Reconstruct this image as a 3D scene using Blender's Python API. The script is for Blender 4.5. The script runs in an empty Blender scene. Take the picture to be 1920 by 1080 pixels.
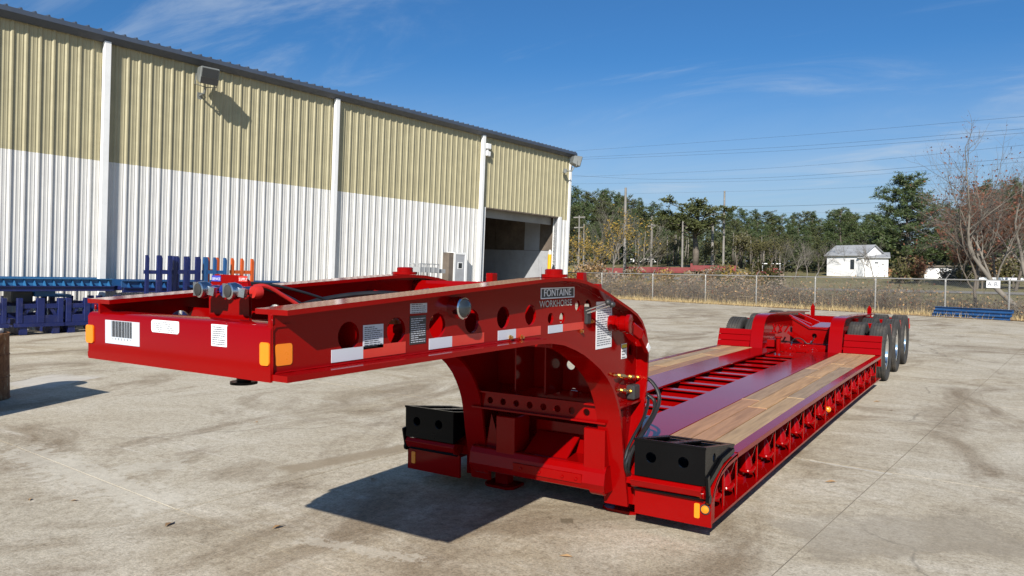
import bpy, math, random
import numpy as np
from mathutils import Vector, Matrix
from mathutils.geometry import tessellate_polygon
rnd = random.Random(7)
sc = bpy.context.scene
COL = sc.collection

# ------------------------------------------------------------ camera
F, CX, CY, CAMH = 1430.0, 960.0, 540.0, 1.8
def _basis():
    L = np.array([1885-CX, 510-CY, F]); L /= np.linalg.norm(L)
    W = np.array([-1244-CX, 476-CY, F]); W /= np.linalg.norm(W)
    Z = np.cross(L, W); Z /= np.linalg.norm(Z)
    if Z[1] > 0: Z = -Z
    X = np.cross(L, Z); X /= np.linalg.norm(X)
    if X @ W > 0: X = -X
    return np.array([X, L, Z])
RM = _basis()
EYE = np.array([0, 0, CAMH])
cam_d = bpy.data.cameras.new('camera'); cam = bpy.data.objects.new('camera', cam_d); COL.objects.link(cam)
cam_d.sensor_width = 36; cam_d.lens = F/1920*36; cam_d.clip_end = 5000; cam_d.clip_start = 0.05
cr, cu, cb = RM[:, 0], -RM[:, 1], -RM[:, 2]
cam.matrix_world = Matrix(((cr[0], cu[0], cb[0], 0), (cr[1], cu[1], cb[1], 0), (cr[2], cu[2], cb[2], CAMH), (0, 0, 0, 1)))
sc.camera = cam
# a pixel of the photograph (1920x1080) gives a direction; the plane it lies on gives the distance
def ray(x, y): return RM @ np.array([x-CX, y-CY, F])
def gz(x, y, z=0.0): d = ray(x, y); return EYE + d*((z-CAMH)/d[2])
def gx(x, y, X): d = ray(x, y); return EYE + d*(X/d[0])
def gy(x, y, Y): d = ray(x, y); return EYE + d*(Y/d[1])

# ------------------------------------------------------------ world and sun
SUN = Vector((0.59, -1.48, 1.0)).normalized()
world = bpy.data.worlds.new('World'); sc.world = world; world.use_nodes = True
nt = world.node_tree; nt.nodes.clear()
wo = nt.nodes.new('ShaderNodeOutputWorld'); bg = nt.nodes.new('ShaderNodeBackground')
sky = nt.nodes.new('ShaderNodeTexSky'); sky.sky_type = 'NISHITA'; sky.sun_disc = False
sky.sun_elevation = math.asin(SUN.z); sky.sun_rotation = math.atan2(SUN.x, SUN.y)
sky.altitude = 200; sky.air_density = 1.0; sky.dust_density = 1.3; sky.ozone_density = 2.0
tc = nt.nodes.new('ShaderNodeTexCoord'); sx = nt.nodes.new('ShaderNodeSeparateXYZ')
nt.links.new(tc.outputs['Generated'], sx.inputs[0])
def wm(op, a, b, c=None):
    n = nt.nodes.new('ShaderNodeMath'); n.operation = op
    for i, q in enumerate((a, b, c)):
        if q is None: continue
        if isinstance(q, (int, float)): n.inputs[i].default_value = q
        else: nt.links.new(q, n.inputs[i])
    return n.outputs[0]
zz = wm('ADD', wm('MAXIMUM', sx.outputs[2], 0.0), 0.16)
cxy = nt.nodes.new('ShaderNodeCombineXYZ')
nt.links.new(wm('DIVIDE', sx.outputs[0], zz), cxy.inputs[0]); nt.links.new(wm('DIVIDE', sx.outputs[1], zz), cxy.inputs[1])
mp = nt.nodes.new('ShaderNodeMapping'); mp.inputs['Rotation'].default_value = (0, 0, 0.5); mp.inputs['Scale'].default_value = (0.55, 1.5, 1)
nt.links.new(cxy.outputs[0], mp.inputs[0])
n1 = nt.nodes.new('ShaderNodeTexNoise'); n1.inputs['Scale'].default_value = 1.5; n1.inputs['Detail'].default_value = 9; n1.inputs['Roughness'].default_value = 0.62; n1.inputs['Distortion'].default_value = 0.9
nt.links.new(mp.outputs[0], n1.inputs[0])
n2 = nt.nodes.new('ShaderNodeTexNoise'); n2.inputs['Scale'].default_value = 0.55; n2.inputs['Detail'].default_value = 2
nt.links.new(cxy.outputs[0], n2.inputs[0])
cl = wm('MULTIPLY', n1.outputs[0], wm('ADD', n2.outputs[0], 0.35))
mr = nt.nodes.new('ShaderNodeMapRange'); mr.inputs[1].default_value = 0.41; mr.inputs[2].default_value = 0.70; mr.inputs[3].default_value = 0.0; mr.inputs[4].default_value = 0.40
mr.interpolation_type = 'SMOOTHSTEP'; nt.links.new(cl, mr.inputs[0])
hz = nt.nodes.new('ShaderNodeMapRange'); hz.interpolation_type = 'SMOOTHSTEP'; hz.inputs[1].default_value = 0.27; hz.inputs[2].default_value = 0.0; hz.inputs[3].default_value = 0.0; hz.inputs[4].default_value = 0.68; nt.links.new(sx.outputs[2], hz.inputs[0])
fc = wm('MINIMUM', wm('ADD', mr.outputs[0], wm('MULTIPLY', hz.outputs[0], wm('ADD', n1.outputs[0], 0.45))), 0.8)
mx = nt.nodes.new('ShaderNodeMix'); mx.data_type = 'RGBA'
tint = nt.nodes.new('ShaderNodeMix'); tint.data_type = 'RGBA'; tint.blend_type = 'MULTIPLY'; tint.inputs[0].default_value = 1.0; tint.inputs[7].default_value = (0.44, 0.98, 1.50, 1)
nt.links.new(sky.outputs[0], tint.inputs[6])
nt.links.new(fc, mx.inputs[0]); nt.links.new(tint.outputs[2], mx.inputs[6]); mx.inputs[7].default_value = (8.0, 9.2, 10.6, 1)
nt.links.new(mx.outputs[2], bg.inputs[0]); bg.inputs[1].default_value = 0.05
nt.links.new(bg.outputs[0], wo.inputs[0])
sd = bpy.data.lights.new('sun', 'SUN'); so = bpy.data.objects.new('sun', sd); COL.objects.link(so)
sd.energy = 5.0; sd.angle = math.radians(0.5); sd.color = (1.0, 0.94, 0.85)
so.rotation_euler = SUN.to_track_quat('Z', 'Y').to_euler(); so.location = (5, -12, 12)
sc.view_settings.view_transform = 'Standard'; sc.view_settings.look = 'None'
sc.view_settings.exposure = 0.5; sc.view_settings.gamma = 1.0

# ------------------------------------------------------------ materials
MATS = {}
def node_mat(name):
    m = bpy.data.materials.new(name); m.use_nodes = True; MATS[name] = m
    nt = m.node_tree; b = nt.nodes['Principled BSDF']
    return m, nt, b
def link(nt, a, b): nt.links.new(a, b)
def noise(nt, scale, detail=4, rough=0.55, vec=None, dist=0.0):
    n = nt.nodes.new('ShaderNodeTexNoise'); n.inputs['Scale'].default_value = scale; n.inputs['Detail'].default_value = detail
    n.inputs['Roughness'].default_value = rough; n.inputs['Distortion'].default_value = dist
    if vec is not None: link(nt, vec, n.inputs['Vector'])
    return n.outputs['Fac']
def ramp(nt, fac, stops):
    r = nt.nodes.new('ShaderNodeValToRGB'); link(nt, fac, r.inputs[0])
    e = r.color_ramp.elements
    while len(e) < len(stops): e.new(0.5)
    for i, (p, c) in enumerate(stops):
        e[i].position = p; e[i].color = tuple(c) + (1,) if len(c) == 3 else c
    return r.outputs[0]
def mixc(nt, fac, a, b, mode='MIX'):
    n = nt.nodes.new('ShaderNodeMix'); n.data_type = 'RGBA'; n.blend_type = mode
    for i, q in ((0, fac), (6, a), (7, b)):
        if isinstance(q, (int, float)): n.inputs[i].default_value = q
        elif isinstance(q, tuple): n.inputs[i].default_value = q + (1,) if len(q) == 3 else q
        else: link(nt, q, n.inputs[i])
    return n.outputs[2]
def coords(nt, kind='Object', scale=(1, 1, 1), rot=(0, 0, 0)):
    t = nt.nodes.new('ShaderNodeTexCoord'); mp = nt.nodes.new('ShaderNodeMapping')
    mp.inputs['Scale'].default_value = scale; mp.inputs['Rotation'].default_value = rot
    link(nt, t.outputs[kind], mp.inputs[0]); return mp.outputs[0]
def bump(nt, b, h, strength=0.2, dist=0.01):
    n = nt.nodes.new('ShaderNodeBump'); n.inputs['Strength'].default_value = strength; n.inputs['Distance'].default_value = dist
    link(nt, h, n.inputs['Height']); link(nt, n.outputs[0], b.inputs['Normal'])
def paint(name, col, rough=0.3, coat=0.0, coat_r=0.08, var=0.12, metallic=0.0, dirt=0.0, peel=0.03, spec=0.5, coat_ior=1.5):
    m, nt, b = node_mat(name)
    v = coords(nt)
    f = noise(nt, 1.7, 5, 0.6, v)
    dark = tuple(c*(1-var) for c in col); lite = tuple(min(1, c*(1+var)) for c in col)
    c = ramp(nt, f, [(0.3, dark), (0.7, lite)])
    if dirt > 0:
        g = noise(nt, 6, 6, 0.7, v); d = ramp(nt, g, [(0.52, (0, 0, 0)), (0.75, (dirt, dirt, dirt))])
        c = mixc(nt, d, c, (0.16, 0.13, 0.10))
    link(nt, c, b.inputs['Base Color']); b.inputs['Roughness'].default_value = rough; b.inputs['Metallic'].default_value = metallic
    b.inputs['Specular IOR Level'].default_value = spec; b.inputs['Coat IOR'].default_value = coat_ior
    b.inputs['Coat Weight'].default_value = coat; b.inputs['Coat Roughness'].default_value = coat_r
    rr = ramp(nt, noise(nt, 9, 4, 0.6, v), [(0.3, (rough*0.8,)*3), (0.7, (min(1, rough*1.25),)*3)]); link(nt, rr, b.inputs['Roughness'])
    if peel:
        hh = nt.nodes.new('ShaderNodeMath'); hh.operation = 'MULTIPLY_ADD'; hh.inputs[1].default_value = 2.2
        link(nt, noise(nt, 4.5, 3, 0.5, v), hh.inputs[0]); link(nt, noise(nt, 90, 2, 0.5, v), hh.inputs[2]); bump(nt, b, hh.outputs[0], peel, 0.01)
    return m
paint('red_paint', (0.225, 0.0010, 0.0012), 0.4, 1.0, 0.12, 0.06, peel=0.012, spec=0.0, coat_ior=1.27)
paint('red_dull', (0.17, 0.016, 0.016), 0.5, 0.2, 0.2, 0.15, dirt=0.25)
paint('black_paint', (0.004, 0.004, 0.0045), 0.3, 0.5, 0.08, 0.2, spec=0.05, coat_ior=1.22)
paint('tan_panel', (0.355, 0.318, 0.195), 0.55, 0, var=0.10, dirt=0.06, peel=0)
paint('white_panel', (0.60, 0.59, 0.565), 0.5, 0, var=0.05, dirt=0.10, peel=0)
paint('white_trim', (0.78, 0.78, 0.77), 0.45, 0, var=0.04, dirt=0.10, peel=0)
paint('slate_trim', (0.05, 0.062, 0.085), 0.45, 0, var=0.1, peel=0)
paint('grey_steel', (0.30, 0.31, 0.32), 0.45, 0, var=0.12, dirt=0.15, peel=0)
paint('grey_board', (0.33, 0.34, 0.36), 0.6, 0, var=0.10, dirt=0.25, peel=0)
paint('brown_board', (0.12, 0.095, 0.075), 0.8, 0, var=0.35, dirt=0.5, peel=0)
paint('seam_shade', (0.02, 0.02, 0.02), 0.8, 0, peel=0)
paint('lamp_grey', (0.16, 0.17, 0.165), 0.45, 0, peel=0)
paint('navy_steel', (0.006, 0.013, 0.085), 0.42, 0.0, var=0.25, dirt=0.15, peel=0)
paint('blue_steel', (0.014, 0.075, 0.21), 0.42, 0.0, var=0.2, dirt=0.15, peel=0)
paint('sky_blue_steel', (0.022, 0.12, 0.27), 0.45, 0.0, var=0.2, dirt=0.15, peel=0)
paint('orange_steel', (0.48, 0.075, 0.008), 0.42, 0.1, var=0.15, dirt=0.1, peel=0)
paint('yellow_paint', (0.75, 0.36, 0.01), 0.45, 0, var=0.1, dirt=0.15, peel=0)
paint('rubber', (0.030, 0.028, 0.026), 0.8, 0, var=0.35, dirt=0.45, peel=0)
paint('black_hose', (0.012, 0.012, 0.013), 0.38, 0, var=0.2, peel=0)
paint('red_hose', (0.45, 0.02, 0.015), 0.4, 0, peel=0)
paint('decal_white', (0.78, 0.79, 0.80), 0.45, 0, var=0.02, peel=0)
paint('decal_silver', (0.52, 0.56, 0.62), 0.4, 0, var=0.03, peel=0)
paint('ink', (0.02, 0.02, 0.022), 0.6, 0, peel=0)
paint('grey_ink', (0.10, 0.105, 0.13), 0.6, 0, peel=0)
paint('plate_black', (0.03, 0.03, 0.03), 0.45, 0, peel=0)
paint('red_tape', (0.58, 0.035, 0.02), 0.35, 0.2, var=0.1, peel=0.1)
paint('amber', (0.85, 0.23, 0.006), 0.3, 0.4, var=0.06, peel=0)
paint('decal_yellow', (0.75, 0.55, 0.03), 0.45, 0, peel=0)
paint('decal_blue', (0.05, 0.06, 0.42), 0.45, 0, peel=0)
paint('blue_enamel', (0.01, 0.03, 0.22), 0.35, 0.2, peel=0)
paint('brass', (0.72, 0.46, 0.16), 0.28, metallic=1.0, var=0.1, peel=0)
paint('chrome', (0.72, 0.73, 0.75), 0.12, metallic=1.0, var=0.05, peel=0)
paint('alloy', (0.62, 0.63, 0.65), 0.25, metallic=1.0, var=0.08, peel=0)
paint('galvanised', (0.28, 0.275, 0.26), 0.5, metallic=0.3, var=0.12, peel=0)
paint('pole_grey', (0.22, 0.205, 0.185), 0.8, var=0.2, dirt=0.2, peel=0)
paint('house_white', (0.80, 0.80, 0.80), 0.6, var=0.04, dirt=0.1, peel=0)
paint('roof_grey', (0.30, 0.31, 0.32), 0.6, var=0.15, dirt=0.2, peel=0)
paint('glass_dark', (0.02, 0.025, 0.03), 0.08, 0.5, peel=0)
paint('rope', (0.55, 0.53, 0.47), 0.9, var=0.15, peel=0)
paint('bark', (0.12, 0.10, 0.08), 0.9, var=0.35, peel=0)
paint('pale_bark', (0.17, 0.15, 0.125), 0.9, var=0.3, peel=0)
paint('twig', (0.21, 0.165, 0.12), 0.9, var=0.35, peel=0)
def leaf(name, a, b_, scale=0.6):
    m, nt, b = node_mat(name)
    g = nt.nodes.new('ShaderNodeNewGeometry')
    f = noise(nt, scale, 3, 0.7, g.outputs['Position'])
    r = g.outputs['Random Per Island']
    mm = nt.nodes.new('ShaderNodeMath'); mm.operation = 'MULTIPLY_ADD'; mm.inputs[1].default_value = 0.5
    link(nt, r, mm.inputs[0])
    hh = nt.nodes.new('ShaderNodeMath'); hh.operation = 'MULTIPLY'; hh.inputs[1].default_value = 0.55; link(nt, f, hh.inputs[0]); link(nt, hh.outputs[0], mm.inputs[2])
    link(nt, ramp(nt, mm.outputs[0], [(0.15, a), (0.75, b_)]), b.inputs['Base Color'])
    b.inputs['Roughness'].default_value = 0.6; b.inputs['Transmission Weight'].default_value = 0.0
    b.inputs['Subsurface Weight'].default_value = 0.0
    return m
leaf('pine_needle', (0.022, 0.042, 0.014), (0.075, 0.105, 0.028))
leaf('pine_needle_warm', (0.028, 0.040, 0.012), (0.085, 0.095, 0.026))
leaf('yellow_leaf', (0.10, 0.075, 0.015), (0.30, 0.19, 0.025))
leaf('rust_leaf', (0.07, 0.024, 0.012), (0.17, 0.06, 0.028))
leaf('olive_leaf', (0.030, 0.034, 0.011), (0.105, 0.092, 0.026))
leaf('dry_grass', (0.26, 0.19, 0.085), (0.52, 0.40, 0.20), 2.0)
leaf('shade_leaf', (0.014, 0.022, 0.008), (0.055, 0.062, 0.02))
leaf('dry_leaf', (0.17, 0.10, 0.05), (0.40, 0.25, 0.12), 2.0)
def concrete():
    m, nt, b = node_mat('concrete')
    v = coords(nt, 'Object')
    big = noise(nt, 0.16, 4, 0.6, v, 0.6)
    mid = noise(nt, 0.9, 7, 0.72, v, 0.8)
    fine = noise(nt, 55, 4, 0.75, v)
    vs = coords(nt, 'Object', (0.28, 1.6, 1), (0, 0, 0.75))
    streak = noise(nt, 1.8, 8, 0.75, vs, 0.35)
    vs2 = coords(nt, 'Object', (0.12, 2.2, 1), (0, 0, 1.05))
    streak2 = noise(nt, 2.2, 9, 0.8, vs2, 0.2)
    c = ramp(nt, mid, [(0.30, (0.21, 0.165, 0.105)), (0.45, (0.345, 0.29, 0.205)), (0.58, (0.42, 0.37, 0.285)), (0.74, (0.50, 0.455, 0.37))])
    c = mixc(nt, ramp(nt, big, [(0.38, (0, 0, 0)), (0.62, (0.6,)*3)]), c, (0.44, 0.40, 0.325))
    c = mixc(nt, ramp(nt, streak, [(0.53, (0, 0, 0)), (0.72, (0.55,)*3)]), c, (0.55, 0.505, 0.425))
    c = mixc(nt, ramp(nt, streak2, [(0.60, (0, 0, 0)), (0.70, (0.6,)*3)]), c, (0.62, 0.58, 0.51))
    dk = noise(nt, 0.55, 6, 0.7, coords(nt, 'Object', (1, 0.6, 1), (0, 0, 0.4)), 1.0)
    c = mixc(nt, ramp(nt, dk, [(0.50, (0, 0, 0)), (0.64, (0.8,)*3)]), c, (0.185, 0.14, 0.09))
    vs3 = coords(nt, 'Object', (0.05, 3.2, 1), (0, 0, 0.62))
    c = mixc(nt, ramp(nt, noise(nt, 3.0, 10, 0.85, vs3, 0.1), [(0.615, (0, 0, 0)), (0.66, (0.6,)*3)]), c, (0.66, 0.62, 0.55))
    grit = noise(nt, 16, 8, 0.85, v)
    c = mixc(nt, 1.0, c, ramp(nt, grit, [(0.32, (0.58, 0.55, 0.50)), (0.5, (1,)*3), (0.68, (1.28,)*3)]), 'MULTIPLY')
    sp = ramp(nt, fine, [(0.30, (0.66,)*3), (0.5, (1.06,)*3), (0.72, (1.34,)*3)])
    c = mixc(nt, 1.0, c, sp, 'MULTIPLY')
    # marks with a shape of their own: a sanded strip, chalky scrapes, an oil spot, a newer patch
    def seg_mark(c, p0, p1, w, col, amt, rag=0.6, rs=3.0):
        a, b_ = gz(*p0), gz(*p1); d = np.array([b_[0]-a[0], b_[1]-a[1]]); L = float(np.linalg.norm(d)); d = d/L
        s0 = nt.nodes.new('ShaderNodeVectorMath'); s0.operation = 'SUBTRACT'; link(nt, v, s0.inputs[0]); s0.inputs[1].default_value = (a[0], a[1], 0)
        def dot(q):
            n = nt.nodes.new('ShaderNodeVectorMath'); n.operation = 'DOT_PRODUCT'; link(nt, s0.outputs[0], n.inputs[0]); n.inputs[1].default_value = q; return n.outputs['Value']
        def mth(op, x, y):
            n = nt.nodes.new('ShaderNodeMath'); n.operation = op
            for i, q in enumerate((x, y)):
                if isinstance(q, (int, float)): n.inputs[i].default_value = q
                elif q is not None: link(nt, q, n.inputs[i])
            return n.outputs[0]
        across = mth('DIVIDE', mth('ABSOLUTE', dot((-d[1], d[0], 0)), 0), w); along = mth('DIVIDE', mth('ABSOLUTE', mth('SUBTRACT', dot((d[0], d[1], 0)), L/2), 0), L/2)
        m_ = mth('SUBTRACT', 1.0, mth('MAXIMUM', across, mth('POWER', along, 4.0)))
        m_ = mth('ADD', m_, mth('MULTIPLY', mth('SUBTRACT', noise(nt, rs, 6, 0.75, v), 0.5), rag*2))
        return mixc(nt, ramp(nt, m_, [(0.08, (0, 0, 0)), (0.45, (amt,)*3)]), c, col)
    c = seg_mark(c, (520, 884), (790, 834), 0.17, (0.26, 0.205, 0.135), 0.75)
    c = seg_mark(c, (20, 838), (330, 955), 0.26, (0.60, 0.56, 0.47), 0.42, 2.6, 9.0)
    c = seg_mark(c, (215, 880), (350, 870), 0.22, (0.58, 0.54, 0.45), 0.4, 2.6, 11.0)
    c = seg_mark(c, (560, 1010), (800, 1050), 0.08, (0.60, 0.56, 0.47), 0.4, 2.8, 14.0)
    c = seg_mark(c, (1050, 976), (1076, 977), 0.07, (0.12, 0.095, 0.06), 0.75, 0.7, 9.0)
    c = seg_mark(c, (40, 712), (150, 716), 0.75, (0.52, 0.49, 0.44), 0.7, 0.25, 2.0)
    c = seg_mark(c, (1500, 860), (1690, 892), 0.035, (0.60, 0.57, 0.50), 0.5, 2.0, 10.0)
    c = seg_mark(c, (1480, 1010), (1900, 1000), 0.5, (0.25, 0.215, 0.165), 0.5, 1.2, 1.6)
    # hairline cracks
    vo = nt.nodes.new('ShaderNodeTexVoronoi'); vo.feature = 'DISTANCE_TO_EDGE'; vo.inputs['Scale'].default_value = 0.16
    wv = nt.nodes.new('ShaderNodeTexNoise'); wv.inputs['Scale'].default_value = 1.4; wv.inputs['Detail'].default_value = 7; link(nt, v, wv.inputs[0])
    vm = nt.nodes.new('ShaderNodeVectorMath'); vm.operation = 'MULTIPLY_ADD'; vm.inputs[1].default_value = (0.9, 0.9, 0)
    link(nt, wv.outputs['Color'], vm.inputs[0]); link(nt, v, vm.inputs[2]); link(nt, vm.outputs[0], vo.inputs['Vector'])
    cm = ramp(nt, vo.outputs['Distance'], [(0.0, (0.5,)*3), (0.0005, (0, 0, 0))])
    cm = mixc(nt, 1.0, cm, ramp(nt, noise(nt, 0.35, 3, 0.6, v), [(0.46, (0, 0, 0)), (0.56, (1, 1, 1))]), 'MULTIPLY')
    c = mixc(nt, cm, c, (0.10, 0.085, 0.065))
    link(nt, c, b.inputs['Base Color']); b.inputs['Roughness'].default_value = 0.85
    b.inputs['Specular IOR Level'].default_value = 0.3
    hsum = nt.nodes.new('ShaderNodeMath'); hsum.operation = 'ADD'; link(nt, fine, hsum.inputs[0]); link(nt, mid, hsum.inputs[1])
    bump(nt, b, hsum.outputs[0], 0.35, 0.012)
concrete()
paint('joint_filler', (0.19, 0.165, 0.125), 0.9, var=0.3, peel=0)
def earth(name, stops, scale):
    m, nt, b = node_mat(name); v = coords(nt)
    c = ramp(nt, noise(nt, scale, 8, 0.7, v, 0.3), stops)
    c = mixc(nt, 0.35, c, ramp(nt, noise(nt, scale*14, 4, 0.7, v), stops))
    link(nt, c, b.inputs['Base Color']); b.inputs['Roughness'].default_value = 0.95
    bump(nt, b, noise(nt, scale*20, 4, 0.7, v), 0.6, 0.05)
earth('grass_field', [(0.3, (0.085, 0.085, 0.028)), (0.5, (0.16, 0.14, 0.055)), (0.7, (0.27, 0.21, 0.10))], 0.12)
earth('road_asphalt', [(0.3, (0.17, 0.16, 0.14)), (0.7, (0.24, 0.225, 0.20))], 0.4)
earth('leaf_litter', [(0.3, (0.15, 0.085, 0.04)), (0.5, (0.29, 0.18, 0.085)), (0.7, (0.44, 0.30, 0.15))], 0.7)
def wood():
    m, nt, b = node_mat('deck_wood')
    oi = nt.nodes.new('ShaderNodeObjectInfo')
    t = nt.nodes.new('ShaderNodeTexCoord'); mp = nt.nodes.new('ShaderNodeMapping'); mp.inputs['Scale'].default_value = (16, 0.9, 8)
    va = nt.nodes.new('ShaderNodeVectorMath'); va.operation = 'MULTIPLY_ADD'; va.inputs[1].default_value = (1, 1, 1)
    cb = nt.nodes.new('ShaderNodeCombineXYZ')
    ml = nt.nodes.new('ShaderNodeMath'); ml.operation = 'MULTIPLY'; ml.inputs[1].default_value = 37.0; link(nt, oi.outputs['Random'], ml.inputs[0])
    for i in range(3): link(nt, ml.outputs[0], cb.inputs[i])
    link(nt, t.outputs['Object'], mp.inputs[0]); link(nt, mp.outputs[0], va.inputs[0]); link(nt, cb.outputs[0], va.inputs[2])
    g = noise(nt, 1.6, 7, 0.65, va.outputs[0], 0.8)
    c1 = ramp(nt, oi.outputs['Random'], [(0.0, (0.42, 0.25, 0.12)), (0.2, (0.28, 0.145, 0.085)), (0.4, (0.48, 0.305, 0.145)), (0.6, (0.30, 0.215, 0.135)), (0.8, (0.36, 0.19, 0.10)), (1.0, (0.45, 0.28, 0.15))])
    c = mixc(nt, 1.0, c1, ramp(nt, g, [(0.3, (0.68, 0.64, 0.60)), (0.55, (1.05, 1.03, 1.0)), (0.75, (1.35, 1.33, 1.3))]), 'MULTIPLY')
    link(nt, c, b.inputs['Base Color']); b.inputs['Roughness'].default_value = 0.62
    bump(nt, b, g, 0.25, 0.004)
wood()
def rust():
    m, nt, b = node_mat('rusty_steel'); v = coords(nt)
    f = noise(nt, 13, 8, 0.8, coords(nt, 'Object', (1, 1, 0.45)), 0.8)
    c = ramp(nt, f, [(0.28, (0.06, 0.02, 0.010)), (0.42, (0.17, 0.062, 0.022)), (0.56, (0.27, 0.12, 0.045)), (0.66, (0.42, 0.34, 0.22)), (0.80, (0.60, 0.56, 0.46))])
    link(nt, c, b.inputs['Base Color']); b.inputs['Roughness'].default_value = 0.8
    bump(nt, b, f, 0.5, 0.006)
rust()

# ------------------------------------------------------------ mesh helpers
WLOC = {}
class MB:
    def __init__(s): s.v = []; s.f = []; s.m = []; s.cur = 0
    def face(s, idx): s.f.append(tuple(idx)); s.m.append(s.cur)
    def add(s, vs, fs):
        o = len(s.v); s.v.extend([tuple(map(float, p)) for p in vs])
        for f in fs: s.face([i+o for i in f])
    def box(s, x0, x1, y0, y1, z0, z1):
        s.add([(x0,y0,z0),(x1,y0,z0),(x1,y1,z0),(x0,y1,z0),(x0,y0,z1),(x1,y0,z1),(x1,y1,z1),(x0,y1,z1)],
              [(3,2,1,0),(4,5,6,7),(0,1,5,4),(1,2,6,5),(2,3,7,6),(3,0,4,7)])
    def frame_box(s, o, ax, ay, az):      # o corner, three edge vectors
        o, ax, ay, az = map(Vector, (o, ax, ay, az))
        p = [o, o+ax, o+ax+ay, o+ay]; p += [q+az for q in p]
        s.add(p, [(3,2,1,0),(4,5,6,7),(0,1,5,4),(1,2,6,5),(2,3,7,6),(3,0,4,7)])
    def bar(s, a, b, w, h, up=(0,0,1)):    # rectangular bar from a to b
        a, b = Vector(a), Vector(b); d = (b-a).normalized(); u = Vector(up); r = d.cross(u)
        if r.length < 1e-4: r = d.cross(Vector((1,0,0)))
        r.normalize(); u = r.cross(d)
        s.frame_box(a - r*w/2 - u*h/2, b-a, r*w, u*h)
    def prism(s, poly, plane, a, b, holes=()):   # plane 'x': poly holds (y,z); 'y': (x,z); 'z': (x,y)
        def P(q, t): return {'x': (t, q[0], q[1]), 'y': (q[0], t, q[1]), 'z': (q[0], q[1], t)}[plane]
        loops = [list(poly)] + [list(h) for h in holes]; flat = [q for l in loops for q in l]
        tri = tessellate_polygon([[Vector((q[0], q[1], 0)) for q in l] for l in loops])
        n = len(flat)
        fs = [t for t in tri] + [tuple(i+n for i in reversed(t)) for t in tri]
        o = 0
        for l in loops:
            k = len(l)
            for i in range(k): fs.append((o+i, o+(i+1) % k, n+o+(i+1) % k, n+o+i))
            o += k
        s.add([P(q, a) for q in flat] + [P(q, b) for q in flat], fs)
    def sweep(s, path, plane_x0, plane_x1, thick, side=1):   # strip of plate along a (y,z) path, between two x
        n = len(path); nor = []
        for i in range(n):
            a = Vector(path[max(0, i-1)]); b = Vector(path[min(n-1, i+1)]); d = (b-a).normalized(); nor.append(Vector((-d.y, d.x))*side)
        vs = []
        for p, q in zip(path, nor):
            p = Vector(p); r = p + q*thick
            vs += [(plane_x0, p.x, p.y), (plane_x1, p.x, p.y), (plane_x1, r.x, r.y), (plane_x0, r.x, r.y)]
        fs = [(0,1,2,3), tuple(4*(n-1)+i for i in (3,2,1,0))]
        for i in range(n-1):
            for k in range(4): fs.append((4*i+k, 4*i+(k+1) % 4, 4*i+4+(k+1) % 4, 4*i+4+k))
        s.add(vs, fs)
    def tube(s, pts, r, n=8, caps=True):
        pts = [Vector(p) for p in pts]; m = len(pts); rs = r if isinstance(r, (list, tuple)) else [r]*m
        d0 = (pts[1]-pts[0]).normalized(); u = d0.orthogonal().normalized(); rings = []; o = len(s.v)
        for i, p in enumerate(pts):
            d = (pts[min(m-1, i+1)] - pts[max(0, i-1)]).normalized()
            u = (u - d*u.dot(d)); u = u.normalized() if u.length > 1e-6 else d.orthogonal().normalized(); w = d.cross(u)
            for k in range(n):
                a = 2*math.pi*k/n; s.v.append(tuple(p + (u*math.cos(a) + w*math.sin(a))*rs[i]))
        for i in range(m-1):
            for k in range(n): s.face((o+i*n+k, o+i*n+(k+1) % n, o+(i+1)*n+(k+1) % n, o+(i+1)*n+k))
        if caps: s.face([o+k for k in reversed(range(n))]); s.face([o+(m-1)*n+k for k in range(n)])
    def lathe(s, prof, center, axis, n=24):   # prof: (t along axis, radius)
        c = Vector(center); a = Vector(axis).normalized(); u = a.orthogonal().normalized(); w = a.cross(u); o = len(s.v)
        for t, r in prof:
            for k in range(n):
                q = 2*math.pi*k/n; s.v.append(tuple(c + a*t + (u*math.cos(q)+w*math.sin(q))*r))
        for i in range(len(prof)-1):
            for k in range(n): s.face((o+i*n+k, o+i*n+(k+1) % n, o+(i+1)*n+(k+1) % n, o+(i+1)*n+k))
        s.face([o+k for k in reversed(range(n))]); s.face([o+(len(prof)-1)*n+k for k in range(n)])
    def quad(s, a, b, c, d): s.add([a, b, c, d], [(0,1,2,3)])
    def text(s, body, origin, xd, yd, size, align='LEFT', squeeze=1.0, out=None):
        cu = bpy.data.curves.new('lettering', 'FONT'); cu.body = body; cu.size = size; cu.align_x = align
        ob = bpy.data.objects.new('lettering', cu); me = bpy.data.meshes.new_from_object(ob)
        o, xd, yd = Vector(origin), Vector(xd), Vector(yd)
        s.add([o + xd*v.co.x*squeeze + yd*v.co.y for v in me.vertices], [tuple(p.vertices) for p in me.polygons])
        bpy.data.objects.remove(ob); bpy.data.curves.remove(cu); bpy.data.meshes.remove(me)
def smooth_path(pts, k=6):
    pts = [Vector(p) for p in pts]; out = []
    for i in range(len(pts)-1):
        p0 = pts[max(0, i-1)]; p1 = pts[i]; p2 = pts[i+1]; p3 = pts[min(len(pts)-1, i+2)]
        for j in range(k):
            t = j/k; out.append(0.5*((2*p1) + (p2-p0)*t + (2*p0-5*p1+4*p2-p3)*t*t + (3*p1-p0-3*p2+p3)*t**3))
    out.append(pts[-1]); return out
def circle2(cy, cz, r, n=24): return [(cy + r*math.cos(2*math.pi*i/n), cz + r*math.sin(2*math.pi*i/n)) for i in range(n)]
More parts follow.
